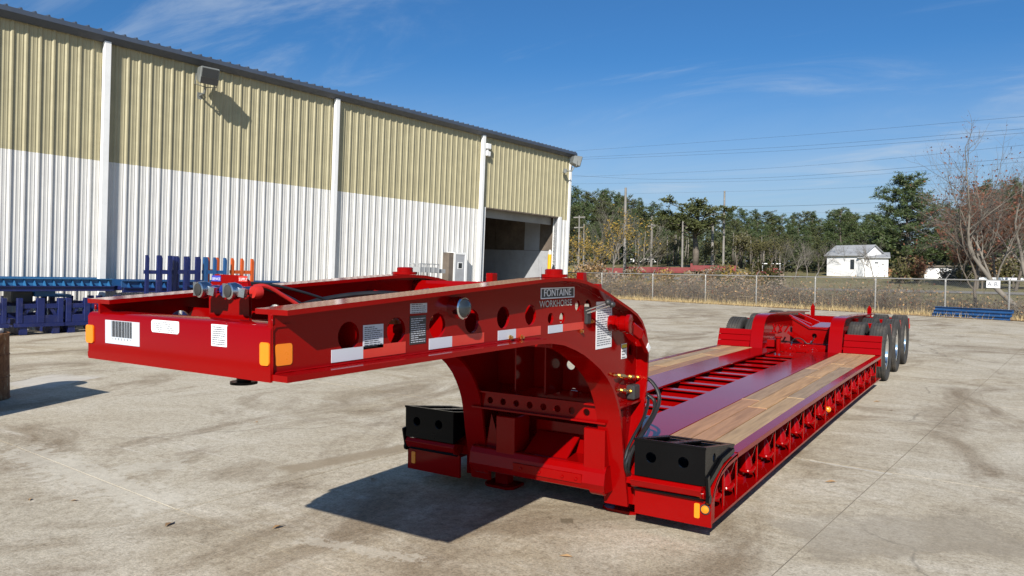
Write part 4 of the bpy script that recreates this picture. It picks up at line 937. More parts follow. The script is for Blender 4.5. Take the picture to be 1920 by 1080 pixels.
    m = MB(); m.prism([(x0-0.004, yf-0.004), (x1+0.004, yf-0.004), (x1+0.004, yb), (x0-0.004, yb)], 'z', zt_-0.012, zt_+0.001, [[(x0+0.035, yf+0.05), ((x0+x1)/2-0.03, yf+0.05), ((x0+x1)/2-0.03, yb-0.06), (x0+0.035, yb-0.06)], [((x0+x1)/2+0.03, yf+0.05), (x1-0.035, yf+0.05), (x1-0.035, yb-0.06), ((x0+x1)/2+0.03, yb-0.06)]])
    m.v = [(x, y, z-(y-yf)*0.152) for x, y, z in m.v]; build('ramp_rim', m, 'black_paint', RP, bevel=0.002)
    m = MB(); m.prism([(yf+0.02, zb_), (5.14, 0.474), (yb, 0.516), (yb, 0.53), (5.12, 0.488), (yf+0.02, zb_+0.014)], 'x', x0+0.012, x1-0.012); build('ramp_sole', m, 'black_paint', RP)
    xe = TX+s*1.283; m = MB(); m.bar((xe, 4.80, 0.46), (xe, 4.835, 0.30), 0.02, 0.045, (0, 1, 0)); m.lathe([(-0.012, 0.032), (0.012, 0.032)], (xe, 4.835, 0.30), (1, 0, 0), 14); build('ramp_hinge', m, 'black_paint', RP, bevel=0.003)
    m = MB(); m.prism([(4.83, 0.42), (5.10, 0.515), (5.36, 0.535), (5.37, 0.505), (5.12, 0.48), (4.85, 0.385)], 'x', xe-0.012, xe+0.006); build('ramp_strap', m, 'black_paint', RP)
    # gussets, lashing rings and hung fittings along the rail
    ys_ = [5.20] + [5.50 + 0.545*i for i in range(14)]
    for y in ys_:
        c = zc(y); z1_ = 0.447 if y > 5.3 else 0.43
        m = MB(); xa, xb = TX+s*1.105, TX+s*1.272
        m.prism([(xa, 0.142+c), (xa+s*0.06, 0.142+c), (xa+s*0.09, 0.20+c), (xb-s*0.02, 0.40+c), (xb, z1_+c), (xa, z1_+c)], 'y', y, y+0.014); tp('rail_gusset', m)
        m = MB(); m.box(min(xb-s*0.012, xb), max(xb-s*0.012, xb), y-0.012, y+0.0, 0.142+c, z1_+c); tp('rail_post', m)
        m = MB(); pts = [(TX+s*(1.205+0.058*math.sin(a)), y-0.075-0.05*math.cos(a), 0.245+c-0.02*math.cos(a)) for a in np.linspace(-3.6, 1.9, 13)]; m.tube(pts, 0.0135, 7); tp('lashing_ring', m, smooth=True)
        m = MB(); m.tube([(TX+s*1.15, y-0.045, 0.43+c), (TX+s*1.18, y-0.06, 0.36+c), (TX+s*1.20, y-0.07, 0.29+c), (TX+s*1.205, y-0.075, 0.235+c)], [0.016, 0.034, 0.047, 0.052], 10); m.lathe([(0, 0.058), (0.018, 0.060), (0.022, 0.05)], (TX+s*1.205, y-0.075, 0.215+c), (0, 0, 1), 14); tp('swing_bracket', m, smooth=True)
        m = MB(); m.lathe([(-0.02, 0.02), (0.02, 0.02)], (TX+s*1.16, y-0.05, 0.185+c), (0, 1, 0), 8); m.box(TX+s*1.16-0.03, TX+s*1.16+0.03, y-0.09, y-0.02, 0.142+c, 0.165+c); tp('ring_lug', m)
    for i, y in enumerate(ys_[2:12]):
        c = zc(y); m = MB(); pts = [(TX+s*1.13, y-0.30, 0.45+c), (TX+s*1.135, y-0.25, 0.36+c), (TX+s*1.14, y-0.18, 0.31+c), (TX+s*1.135, y-0.12, 0.38+c), (TX+s*1.13, y-0.08, 0.45+c)]
        for q0, q1 in zip(smooth_path(pts, 3), smooth_path(pts, 3)[1:]): m.bar(q0, q1, 0.03, 0.018)
        tp('lashing_chain', m, 'plate_black')
    m = MB(); m.lathe([(0, 0.03), (0.03, 0.03), (0.04, 0.018)], (TX+s*1.23, 9.05, 0.245), (s*0.8, -0.6, 0), 14); tp('side_marker', m, 'amber', smooth=True)
    # planks: three boards side by side, butt jointed
    r = random.Random(11 if s > 0 else 23); xa, xb = 0.682, 1.208; bw = (xb-xa)/3
    for b_ in range(3):
        y = 5.46
        while y < 12.9:
            l = r.uniform(1.5, 3.0); ye = min(12.94, y+l)
            if 12.94-ye < 0.6: ye = 12.94
            m = MB(); q0, q1 = xs(xa+bw*b_+0.005, xa+bw*(b_+1)-0.005); dz = r.uniform(-0.0015, 0.0015)
            dbox(m, q0, q1, y+0.005, ye-0.005, 0.445, 0.484+dz, 6); tp('plank', m, 'deck_wood', bevel=0.003); y = ye
    m = MB(); x0, x1 = xs(0.685, 1.205); dbox(m, x0, x1, 5.3, 12.95, 0.415, 0.437); tp('plank_bearer', m, 'seam_shade')  # near-black colour stands in for shade in the plank seams
# front deck plate and the ladder of cross members
m = MB(); m.box(TX-0.60, TX+0.60, 5.26, 6.15, 0.44, 0.464); m.box(TX-0.6, TX+0.6, 5.26, 5.285, 0.13, 0.44); tp('front_deck_plate', m)
y = 6.42
while y < 12.4:
    c = zc(y); m = MB(); m.box(TX-0.45, TX+0.45, y, y+0.012, 0.15+c, 0.436+c); m.box(TX-0.45, TX+0.45, y-0.045, y+0.055, 0.436+c, 0.45+c); m.box(TX-0.45, TX+0.45, y-0.05, y+0.06, 0.136+c, 0.15+c); tp('crossmember', m); y += 0.535
m = MB(); m.box(TX-0.275, TX+0.275, 12.25, 12.96, 0.43, 0.445); tp('rear_deck_plate', m)
for a_, b_ in ((-0.18, 12.45), (-0.10, 12.38)): m = MB(); m.lathe([(0, 0.022), (0.012, 0.022), (0.02, 0.012), (0.03, 0.012)], (TX+a_, b_, 0.445), (0, 0, 1), 8); tp('bolt', m, 'alloy')

# ---- rear: arched frame, splash plates, wheels
arch = [(12.95, 0.475), (12.985, 0.64), (13.03, 0.78), (13.09, 0.89), (13.18, 0.97), (13.30, 1.015), (13.45, 1.03), (14.2, 1.02), (15.4, 0.985), (16.6, 0.95)]
for s in (1, -1):
    def xs(a, b): return (min(TX+s*a, TX+s*b), max(TX+s*a, TX+s*b))
    m = MB(); x0, x1 = xs(0.515, 0.72); m.sweep(arch, x0, x1, 0.02, -1); tp('arch_flange', m, smooth=True)
    m = MB(); x0, x1 = xs(0.61, 0.626); m.prism([(y, z-0.01) for y, z in arch] + [(16.6, 0.55), (15.0, 0.56), (13.6, 0.50), (12.95, 0.20)], 'x', x0, x1); tp('arch_web', m)
    m = MB(); x0, x1 = xs(0.53, 0.71); m.sweep([(12.95, 0.2), (13.6, 0.5), (15, 0.56), (16.6, 0.55)], x0, x1, 0.02, 1); tp('arch_bottom', m)
    # splash plate in three boards
    for k in range(3):
        x0, x1 = xs(0.735, 1.285); y0, z0 = 12.965+0.045*k, 0.488+0.098*k
        m = MB(); m.frame_box((x0, y0, z0+0.003), (x1-x0, 0, 0), (0, 0.044, 0.092), (0, 0.012, -0.006)); tp('splash_board', m, bevel=0.003)
    m = MB(); x0, x1 = xs(0.75, 1.27); m.box(x0, x1, 13.12, 13.16, 0.30, 0.74); tp('splash_post', m)
    # fender bars between the wheels, tail bar
    for yy in (14.48, 15.86):
        m = MB(); x0, x1 = xs(0.72, 1.25); m.box(x0, x1, yy-0.06, yy+0.06, 0.86, 0.885); m.box(x0, x1, yy-0.062, yy-0.05, 0.80, 0.862); tp('fender_bar', m, bevel=0.003)
        m = MB(); xq = TX+s*1.22; m.box(xq-0.035, xq+0.035, yy-0.05, yy+0.06, 0.68, 0.858); tp('fender_bracket', m)
        m = MB(); m.lathe([(0, 0.016), (0.10, 0.016)], (xq, yy-0.06, 0.66), (0, 0, -1), 8); tp('brass_plug', m, 'brass')
    m = MB(); x0, x1 = xs(0.60, 1.29); m.box(x0, x1, 16.95, 17.05, 0.60, 0.86); TL = tp('tail_box', m, bevel=0.008)
    m = MB(); x0, x1 = xs(1.285, 1.30); m.box(x0, x1, 16.97, 17.03, 0.66, 0.75); build('side_lamp', m, 'red_tape', TL)
    p = gy(1537 if s < 0 else 1638, 574 if s < 0 else 578, 17.3); xq = TX+s*0.55
    m = MB(); m.box(xq-0.04, xq+0.04, 17.06, 17.10, 0.5, 1.02); m.add([(xq-0.04, 17.06, 1.02), (xq+0.04, 17.06, 1.02), (xq+0.04, 17.1, 1.02), (xq-0.04, 17.1, 1.02), (xq, 17.06, 1.09), (xq, 17.1, 1.09)], [(0,1,4),(2,3,5),(1,2,5,4),(3,0,4,5)]); tp('tail_stake', m)
m = MB(); m.box(TX-0.61, TX+0.61, 16.93, 17.05, 0.58, 0.84); tp('rear_crossbeam', m)
# suspension seen between the arches
m = MB(); m.box(TX-0.50, TX+0.50, 13.20, 13.40, 0.42, 0.56); tp('suspension_beam', m, bevel=0.01)
for a_, b_ in ((-0.115, 13.17), (0.235, 13.17)):
    m = MB(); m.lathe([(0, 0.10), (0.02, 0.10), (0.022, 0.09), (0.03, 0.088)], (TX+a_, b_, 0.44), (0, -1, 0), 24); dsc = tp('hub_cover', m, smooth=True)
    for k in range(6): q = k*math.pi/3+0.3; mm_ = MB(); mm_.lathe([(0, 0.009), (0.012, 0.009)], (TX+a_+0.06*math.cos(q), b_-0.03, 0.44+0.06*math.sin(q)), (0, -1, 0), 6); build('stud', mm_, 'alloy' if k % 2 else 'red_paint', dsc)
m = MB(); m.tube([(TX-0.29, 13.10, 0.30), (TX-0.29, 13.10, 0.66)], 0.04, 12); m.lathe([(0, 0.06), (0.025, 0.06)], (TX-0.29, 13.10, 0.66), (0, 0, 1), 14); m.lathe([(0, 0.075), (0.02, 0.075)], (TX-0.29, 13.10, 0.30), (0, 0, 1), 14); tp('jack_post', m, smooth=True)
m = MB(); m.prism([(TX-0.17, 0.56), (TX+0.50, 0.56), (TX+0.50, 0.87), (TX+0.40, 0.80), (TX+0.12, 0.80), (TX-0.17, 0.97)], 'y', 13.55, 13.57, [circle2(TX+0.19, 0.69, 0.04, 16)]); tp('saddle_plate', m)
m = MB(); m.prism([(TX-0.19, 0.975), (TX+0.11, 0.805), (TX+0.40, 0.805), (TX+0.50, 0.86), (TX+0.50, 0.89), (TX+0.39, 0.835), (TX+0.12, 0.835), (TX-0.17, 1.0)], 'y', 13.52, 13.62); tp('saddle_lip', m)
m = MB(); m.frame_box((TX+0.12, 13.62, 0.83), (0.28, 0, 0), (0, 0.8, 0.03), (0, 0, 0.008)); tp('saddle_tray', m)
for y0 in (13.9, 14.6):
    m = MB(); m.bar((TX-0.30, y0, 1.0), (TX+0.06, y0+0.02, 0.85), 0.05, 0.03); tp('saddle_rib', m)
    m = MB(); m.bar((TX+0.40, y0, 0.86), (TX+0.55, y0, 0.98), 0.05, 0.03); tp('saddle_rib', m)
m = MB(); m.bar((TX-0.22, 13.45, 0.74), (TX+0.06, 13.42, 0.575), 0.03, 0.05); tp('link_arm', m)
hose([(TX-0.10, 13.2, 0.55), (TX-0.09, 13.22, 0.62), (TX-0.02, 13.25, 0.66), (TX+0.06, 13.25, 0.64), (TX+0.14, 13.24, 0.58), (TX+0.2, 13.3, 0.60), (TX+0.2, 13.5, 0.68)], 0.009, 'black_hose', 'brake_line', 6)
m = MB(); m.tube([(TX-0.10, 13.2, 0.54), (TX-0.092, 13.215, 0.60)], 0.012, 6); tp('line_fitting', m, 'alloy'); m = MB(); m.tube([(TX+0.19, 13.28, 0.57), (TX+0.195, 13.3, 0.62)], 0.012, 6); tp('line_fitting', m, 'alloy')
m = MB(); m.box(TX-0.48, TX-0.36, 13.12, 13.35, 0.50, 0.62); m.box(TX-0.46, TX-0.33, 13.2, 13.5, 0.72, 0.74); tp('valve_shelf', m)
for k in range(5): a_ = -0.45+0.05*k; m = MB(); m.bar((TX+a_, 13.35, 0.74), (TX+a_+0.06*((-1)**k), 13.4, 0.86), 0.02, 0.02); tp('spring_rod', m)
m = MB(); m.box(TX-0.5, TX+0.5, 13.75, 13.77, 0.56, 0.8); tp('rear_bulkhead', m, 'red_dull')
AX = (13.82, 15.18, 16.54)
tread = [(-0.125, 0.40), (-0.127, 0.43), (-0.118, 0.458), (-0.105, 0.468)]
for a_ in (-0.066, -0.024, 0.024, 0.066): tread += [(a_-0.006, 0.470), (a_-0.004, 0.457), (a_+0.004, 0.457), (a_+0.006, 0.470)]
tread += [(0.105, 0.468), (0.118, 0.458), (0.127, 0.43), (0.125, 0.40), (0.118, 0.33), (0.105, 0.295)]
tread = [(-0.105, 0.295), (-0.118, 0.33)] + tread
proto = None
for yy in AX:
    m = MB(); m.tube([(TX-1.0, yy, 0.47), (TX+1.0, yy, 0.47)], 0.065, 12); tp('axle', m, 'red_dull', smooth=True)
    for s in (1, -1):
        for off in (1.165, 0.835):
            if proto is None:
                w = bpy.data.objects.new('wheel', None); COL.objects.link(w); w.parent = T; proto = w
                w.matrix_parent_inverse = Matrix.Translation(-Vector((TX, 9.0, 0)))
                m = MB(); m.lathe(tread, (0, 0, 0), (1, 0, 0), 56); m.f = m.f[:-2]; m.m = m.m[:-2]
                for k in range(56):     # shoulder lugs
                    q = 2*math.pi*k/56
                    for sx in (-1, 1): m.bar((sx*0.104, 0.467*math.cos(q), 0.467*math.sin(q)), (sx*0.121, 0.452*math.cos(q), 0.452*math.sin(q)), 0.018, 0.012, (0, math.cos(q), math.sin(q)))
                build('tyre', m, 'rubber', w, smooth=True)
                m = MB(); m.lathe([(-0.10, 0.30), (-0.09, 0.27), (0.02, 0.262), (0.085, 0.27), (0.10, 0.30), (0.102, 0.292), (0.088, 0.258), (0.03, 0.25), (0.015, 0.20), (0.02, 0.12), (0.055, 0.11), (0.06, 0.02)], (0, 0, 0), (1, 0, 0), 40); build('rim', m, 'chrome', w, smooth=True)
                for k in range(10): q = k*math.pi/5; mm_ = MB(); mm_.lathe([(0.015, 0.014), (0.045, 0.014), (0.05, 0.008)], (0, 0.155*math.cos(q), 0.155*math.sin(q)), (1, 0, 0), 6); build('wheel_nut', mm_, 'chrome', w)
            else:
                w = copy_tree(proto, T)
            w.location = (TX+s*off, yy, 0.47)
            w.rotation_euler = (rnd.uniform(0, 6), 0, 0 if s > 0 else math.pi)
# ============================================================ loose things on the concrete
c = gz(20, 745) - np.array([0.116-0.285, 0.267, 0])
o = thing('oil_drum', 'rusty steel oil drum with flaking paint and pale rope on its lid', 'drum', (c[0]-0.285, c[1], 0))
m = MB(); m.lathe([(0, 0.285), (0.012, 0.292), (0.02, 0.285), (0.28, 0.284), (0.29, 0.294), (0.30, 0.284), (0.57, 0.284), (0.58, 0.294), (0.59, 0.284), (0.84, 0.285), (0.85, 0.292), (0.862, 0.29), (0.864, 0.275), (0.85, 0.272)], (c[0]-0.285, c[1], 0), (0, 0, 1), 40); build('body', m, 'rusty_steel', o, smooth=True)
m = MB(); pts = [(c[0]-0.285+0.20*math.cos(a), c[1]+0.20*math.sin(a), 0.875+0.012*a/6) for a in np.linspace(0, 11, 40)]; m.tube(pts, 0.022, 7)
tag(build('rope_coil', m, 'rope', None, smooth=True), 'pale rope coiled on top of the rusty oil drum', 'rope')
o = thing('shadow_bin', 'unseen lidded steel bin added to cast the shadow by the oil drum', 'bin', (-10.05, 3.1, 0))  # out of view; added as the unknown caster of the shadow by the drum
m = MB()
for (x0, x1, y0, y1) in ((-10.6, -9.5, 3.52, 3.55), (-10.6, -9.5, 2.6, 2.63), (-10.6, -10.57, 2.63, 3.52), (-9.53, -9.5, 2.63, 3.52)): m.box(x0, x1, y0, y1, 0.08, 1.5)
m.box(-10.62, -9.48, 2.58, 3.57, 1.5, 1.53); m.box(-10.57, -9.53, 2.63, 3.52, 0.08, 0.11); build('shell', m, 'rusty_steel', o)
for x in (-10.5, -9.7): m = MB(); m.box(x, x+0.1, 2.6, 3.55, 0, 0.08); build('skid', m, 'rusty_steel', o)
# blue beams on the verge
for k in range(3):
    a, b = gz(1748, 586+3.2*k, 0.06), gz(1894, 595+3.0*k, 0.06); a, b = Vector(a), Vector(b)
    a, b = Vector(gz(1748, 592.5)), Vector(gz(1894, 601)); z = 0.065+0.132*k; a.z = b.z = z; off = Vector((0.05*k, 0.03*(k-1), 0))
    m = MB(); m.bar(a+off, b+off, 0.035, 0.13)
    for q in (-0.058, 0.058): m.bar(a+off+Vector((0, -0.04, q)), b+off+Vector((0, -0.04, q)), 0.10, 0.012)
    o = build('steel_beam', m, 'blue_steel'); tag(o, ['blue steel beam at the bottom of the stack by the fence', 'blue steel beam in the middle of the stack by the fence', 'blue steel beam on top of the stack by the fence'][k], 'beam', 'blue beams by the fence')

# ============================================================ trees, poles and buildings beyond the fence
def pine_mesh(r, H, base, R, shape, n_limbs, mat, trunk_r=0.16):
    """tapered trunk with limbs, and needle tufts spread along the limbs"""
    tr, cr = MB(), MB(); bend = [Vector((r.uniform(-.25, .25)*k/6, r.uniform(-.25, .25)*k/6, H*k/7)) for k in range(8)]
    tr.tube(bend, [trunk_r*(1-0.85*k/7) for k in range(8)], 7)
    for i in range(n_limbs):
        f = (i+r.random())/n_limbs; h = base + (H-base)*f
        k = min(6, int(h/H*7)); t = h/H*7-k; p = bend[k].lerp(bend[k+1], t)
        L = R*shape(f)*r.uniform(0.65, 1.15); az = r.uniform(0, 6.283)
        d = Vector((math.cos(az), math.sin(az), 0)); rise = r.uniform(0.05, 0.45)
        pts = [p, p+d*L*0.35+Vector((0, 0, L*rise*0.2)), p+d*L*0.7+Vector((0, 0, L*rise*0.5)), p+d*L+Vector((0, 0, L*rise*1.0))]
        tr.tube(pts, [0.05*trunk_r/0.16, 0.035, 0.022, 0.01], 4)
        nt_ = max(4, int(L*5.0))
        for q in range(nt_):
            u = 0.25+0.75*(q+r.random())/nt_; kk = min(2, int(u*3)); c = pts[kk].lerp(pts[kk+1], u*3-kk) + Vector((r.gauss(0, .22), r.gauss(0, .22), r.gauss(0.08, .16)))
            for _ in range(15):
                a = Vector((r.gauss(0, 1), r.gauss(0, 1), r.gauss(0.35, .7))).normalized(); b = a.cross(Vector((r.gauss(0, 1), r.gauss(0, 1), r.gauss(0, 1)))).normalized()
                l = r.uniform(.18, .36); w = r.uniform(.025, .055); s_ = c + a*r.uniform(0, .16)
                cr.quad(s_-b*w*0.4, s_+b*w*0.4, s_+a*l+b*w, s_+a*l-b*w)
    return tr, cr
def tree_proto(name, tr, cr, tmat, cmat):
    o = bpy.data.objects.new(name, None); COL.objects.link(o)
    build('trunk', tr, tmat, o, smooth='all')
    if cr is not None and cr.v: build('crown', cr, cmat, o)
    return o
used = {}
def place(proto, loc, s, rz, label, cat, group=None):
    if proto.name in used: o = copy_tree(proto)
    else: o = proto; used[proto.name] = 1
    o.location = loc; o.scale = s if isinstance(s, tuple) else (s, s, s); o.rotation_euler = (0, 0, rz); o['label'] = label; o['category'] = cat
    if group: o['group'] = group
    return o
rt = random.Random(3)
cone = lambda f: (0.35+0.65*min(1, f*4))*(1.02-f)**0.7
dome = lambda f: 0.55+0.6*math.sin(math.pi*min(1, f*0.9+0.08)) if f < 0.97 else 0.4
pines = [tree_proto('pine_tree', *pine_mesh(random.Random(40+k), 13, 2.2+0.8*(k % 3), 2.7+0.35*(k % 2), cone if k % 2 else dome, 60, None), 'bark', 'pine_needle' if k != 2 else 'pine_needle_warm') for k in range(4)]
def px_h(px, y, dist, z0): # height of a tree whose top is at pixel row y
    d = ray(px, y); n = math.hypot(d[0], d[1]); return CAMH + d[2]/n*dist - z0
# the wood: tops follow the skyline of the photograph
sky_line = [(1062, 356), (1085, 350), (1105, 362), (1125, 358), (1143, 356), (1160, 362), (1180, 368), (1198, 372), (1216, 380), (1236, 392), (1252, 398), (1272, 404), (1300, 412), (1330, 408), (1352, 400), (1372, 390), (1392, 392), (1412, 393), (1430, 397),
            (1448, 402), (1466, 402), (1484, 399), (1502, 397), (1520, 398), (1538, 410), (1556, 402), (1572, 393), (1588, 392), (1602, 400), (1620, 402), (1640, 400), (1662, 396), (1800, 390), (1770, 380), (1830, 352), (1852, 338), (1876, 345), (1900, 335), (1925, 345), (1950, 350)]
k = 0
for px, py in sky_line:
    for row in range(3):
        dist = (120, 108, 96)[row] + rt.uniform(-5, 5); pxx = px + (rt.uniform(-4, 4), rt.uniform(5, 13), rt.uniform(-6, 8))[row]; pyy = py + (0, rt.uniform(8, 30), rt.uniform(28, 62))[row]
        x, y, z = onfield(pxx, dist); h = px_h(pxx, pyy, dist, z)
        if 1535 < pxx < 1672 and row == 2: dist += 8; x, y, z = onfield(pxx, dist); h = px_h(pxx, pyy, dist, z)
        s = h/13.2; w = s*rt.uniform(1.0, 1.35)
        place(pines[k % 4], (x, y, z-0.1), (w, w, s), rt.uniform(0, 6.28), ('tall dark green pine at the back of the wood beyond the field', 'dark green pine in the middle of the wood beyond the field', 'lower pine in the front row of the wood beyond the field')[row], 'tree', 'pines of the wood beyond the field'); k += 1
# the broad pine with an open crown
def spread_pine():
    r = random.Random(9); tr, cr = MB(), MB()
    trunk = [Vector((0, 0, 0)), Vector((.1, 0, 2)), Vector((-.05, .1, 4)), Vector((.1, 0, 5.2)), Vector((0.3, 0, 6.6))]; tr.tube(trunk, [.30, .25, .2, .16, .08], 8)
    for i in range(34):
        h = r.uniform(3.4, 6.5); az = r.uniform(0, 6.283); L = r.uniform(1.6, 4.2) if h > 4 else r.uniform(1.5, 3); d = Vector((math.cos(az), math.sin(az), 0))
        p = Vector((0.05, 0, h)); up = r.uniform(0.35, 0.95)*(1.25-L/5)
        pts = [p, p+d*L*.4+Vector((0, 0, L*up*.25)), p+d*L*.75+Vector((0, 0, L*up*.65)), p+d*L+Vector((0, 0, L*up))]
        tr.tube(pts, [.075, .055, .035, .015], 5)
        for q in range(int(L*6.5)):
            u = 0.45+0.55*r.random(); kk = min(2, int(u*3)); c = pts[kk].lerp(pts[kk+1], u*3-kk)+Vector((r.gauss(0, .3), r.gauss(0, .3), r.gauss(.15, .2)))
            for _ in range(16):
                a = Vector((r.gauss(0, 1), r.gauss(0, 1), r.gauss(.4, .7))).normalized(); b = a.cross(Vector((r.gauss(0, 1), r.gauss(0, 1), r.gauss(0, 1)))).normalized(); l = r.uniform(.14, .30); w = r.uniform(.035, .07); s_ = c+a*r.uniform(0, .12)
                cr.quad(s_-b*w*.4, s_+b*w*.4, s_+a*l+b*w, s_+a*l-b*w)
    return tree_proto('spreading_pine', tr, cr, 'bark', 'pine_needle_warm')
x, y, z = onfield(1303, 82); h = px_h(1303, 352, 82, z); place(spread_pine(), (x, y, z-0.1), (h/9.2*1.3, h/9.2*1.3, h/9.2), 0.6, 'broad pine with an open rounded crown standing alone before the wood', 'tree')
x, y, z = onfield(1700, 93); h = px_h(1700, 328, 93, z)
big = tree_proto('pine_tree', *pine_mesh(random.Random(77), 13, 1.2, 5.6, lambda f: 0.85 if f < .3 else (1.12-f)**0.75*1.1, 135, None, .24), 'bark', 'pine_needle')
place(big, (x, y, z-0.1), (h/13.2*1.2, h/13.2*1.2, h/13.2), 1.0, 'large full pine towering behind the white house fence', 'tree')
x, y, z = onfield(1575, 92); h = px_h(1575, 390, 92, z); place(pines[0], (x, y, z-.1), (h/13.2*1.3, h/13.2*1.3, h/13.2), 2.0, 'rounded pine just behind the white house with grey roof', 'tree')

# bare and half-bare broadleaf trees
def bare_mesh(r, H, spread, levels, r0, leaves=0.0, leaf_s=0.12, lean=(0, 0)):
    tr, lf = MB(), MB()
    def grow(p, d, L, rad, lev):
        n = 4; pts = [p]; q = p.copy(); dd = d.copy()
        for i in range(n):
            dd = (dd + Vector((r.gauss(0, .13), r.gauss(0, .13), r.gauss(.04, .08)))).normalized(); q = q + dd*L/n; pts.append(q.copy())
        tr.tube(pts, [rad*(1-0.45*i/n) for i in range(n+1)], 6 if lev == 0 else (4 if lev < 3 else 3), caps=False)
        if lev >= levels:
            if leaves:
                for _ in range(int(leaves)+(1 if r.random() < leaves % 1 else 0)):
                    c = pts[r.randint(1, n)] + Vector((r.gauss(0, .12), r.gauss(0, .12), r.gauss(0, .12))); a = Vector((r.gauss(0, 1), r.gauss(0, 1), r.gauss(0, 1))).normalized(); b = a.orthogonal().normalized(); l = leaf_s*r.uniform(.6, 1.3)
                    lf.quad(c-a*l-b*l*.1, c-b*l*.6, c+a*l, c+b*l*.6)
            return
        kids = r.randint(3, 4) if lev else r.randint(4, 5)
        for i in range(kids):
            f = 0.35+0.65*(i+r.random()*.6)/kids if lev else 0.45+0.55*(i+.5)/kids; k_ = min(n-1, int(f*n)); c = pts[k_].lerp(pts[k_+1], f*n-k_)
            az = r.uniform(0, 6.283); o = dd.orthogonal().normalized(); o.rotate(Matrix.Rotation(az, 3, dd)); nd = (dd + o*spread*r.uniform(.7, 1.3)).normalized()
            grow(c, nd, L*r.uniform(.55, .78), rad*(1-0.45*f)*r.uniform(.5, .68), lev+1)
        grow(q, dd, L*.7, rad*.55, lev+1)
    grow(Vector((0, 0, 0)), Vector((lean[0], lean[1], 1)).normalized(), H*.42, r0, 0)
    return tr, lf
big_a = tree_proto('bare_tree', *bare_mesh(random.Random(5), 9.2, .75, 5, .16, 0.25, .07, (-.35, 0)), 'pale_bark', 'rust_leaf')
p = on_fence(1845) + FNV*1.2; place(big_a, (p.x+0.9, p.y, -0.15), 0.80, 0.0, 'leafless tree leaning over the fence with pale forked trunk', 'tree')
big_b = tree_proto('bare_tree', *bare_mesh(random.Random(8), 9.0, .7, 5, .14, 0.3, .07, (.15, .1)), 'pale_bark', 'rust_leaf')
p = on_fence(1895) + FNV*2.0; place(big_b, (p.x+0.4, p.y, -0.15), 0.84, 1.2, 'upright leafless tree just behind the A-B sign', 'tree')
thin = tree_proto('bare_tree', *bare_mesh(random.Random(15), 5.6, .8, 4, .075, 0.2, .06, (-.05, 0)), 'bark', 'rust_leaf')
p = on_fence(1812) + FNV*1.0; place(thin, (p.x, p.y, -0.15), 1.0, 0.4, 'thin brown leafless tree behind the blue beams', 'tree')
rusty = tree_proto('broadleaf_tree', *bare_mesh(random.Random(21), 10, .7, 4, .16, 3.2, .17), 'bark', 'rust_leaf')
olive = tree_proto('broadleaf_tree', *bare_mesh(random.Random(22), 10, .65, 4, .15, 4.5, .17), 'bark', 'olive_leaf')
yellow = tree_proto('broadleaf_tree', *bare_mesh(random.Random(23), 10, .55, 4, .13, 1.6, .15), 'pale_bark', 'yellow_leaf')
nude = tree_proto('bare_tree', *bare_mesh(random.Random(24), 10, .5, 4, .13, 0), 'pale_bark', 'rust_leaf')
def put(proto, px, py, dist, label, group=None, wide=1.0):
    x, y, z = onfield(px, dist); h = px_h(px, py, dist, z); s = h/10.5
    place(proto, (x, y, z-.1), (s*wide, s*wide, s), rt.uniform(0, 6.28), label, 'tree', group)
for px, py, d in ((1078, 420, 72), (1140, 385, 66), (1120, 430, 58)): put(yellow, px, py, d, 'half-bare tree with a few yellow leaves near the factory corner', 'yellowing trees by the factory corner')
for px, py, d in ((1112, 372, 78), (1148, 362, 82), (1190, 400, 70)): put(nude, px, py, d, 'tall leafless grey tree among the yellowing trees by the factory', 'leafless trees by the factory corner')
for px, py, d in ((1215, 440, 92), (1256, 435, 90), (1340, 445, 90), (1380, 430, 88), (1410, 440, 86), (1445, 435, 86), (1232, 452, 84), (1320, 455, 86)): put(olive, px, py, d, 'low olive green tree at the near edge of the pine wood', 'olive trees along the edge of the wood', 1.2)
for px, py, d in ((1462, 440, 80), (1490, 442, 78), (1512, 440, 80), (1535, 446, 82), (1592, 445, 84)): put(nude, px, py, d, 'leafless grey tree in the thicket beside the white house', 'leafless trees beside the white house', 1.1)
for px, py, d in ((1640, 440, 74), (1620, 455, 80)): put(nude, px, py, d, 'slim leafless tree standing in front of the white house', 'slim trees before the white house')
for px, py, d in ((1832, 350, 62), (1872, 345, 66), (1905, 335, 60), (1800, 440, 66)): put(rusty, px, py, d, 'tall russet-leaved tree behind the leafless trees at the fence', 'russet trees beyond the fence', 1.1)
for px, py, d in ((1715, 478, 70), (1735, 480, 69)): put(rusty, px, py, d, 'small dark red leaved tree beside the white shed', 'small red trees by the shed')
# trunks of the young pines at the edge of the wood
tk = MB(); tk.tube([(0, 0, 0), (.05, 0, 3), (-.03, .05, 7)], [.09, .07, .04], 5)
tproto = None
for k in range(46):
    px = rt.uniform(1372, 1465) if k < 30 else rt.uniform(1185, 1300); dist = rt.uniform(88, 100); x, y, z = onfield(px, dist)
    if tproto is None: o = build('tree_trunk', tk, 'pale_bark', None, smooth='all'); tproto = o
    else: o = tproto.copy(); COL.objects.link(o)
    o.location = (x, y, z-.1); o.rotation_euler = (rt.gauss(0, .03), rt.gauss(0, .03), rt.uniform(0, 6)); o.scale = (1, 1, rt.uniform(.4, .62))
    tag(o, 'slender pale trunk at the shaded edge of the pine wood', 'tree trunk', 'pale trunks at the edge of the wood')

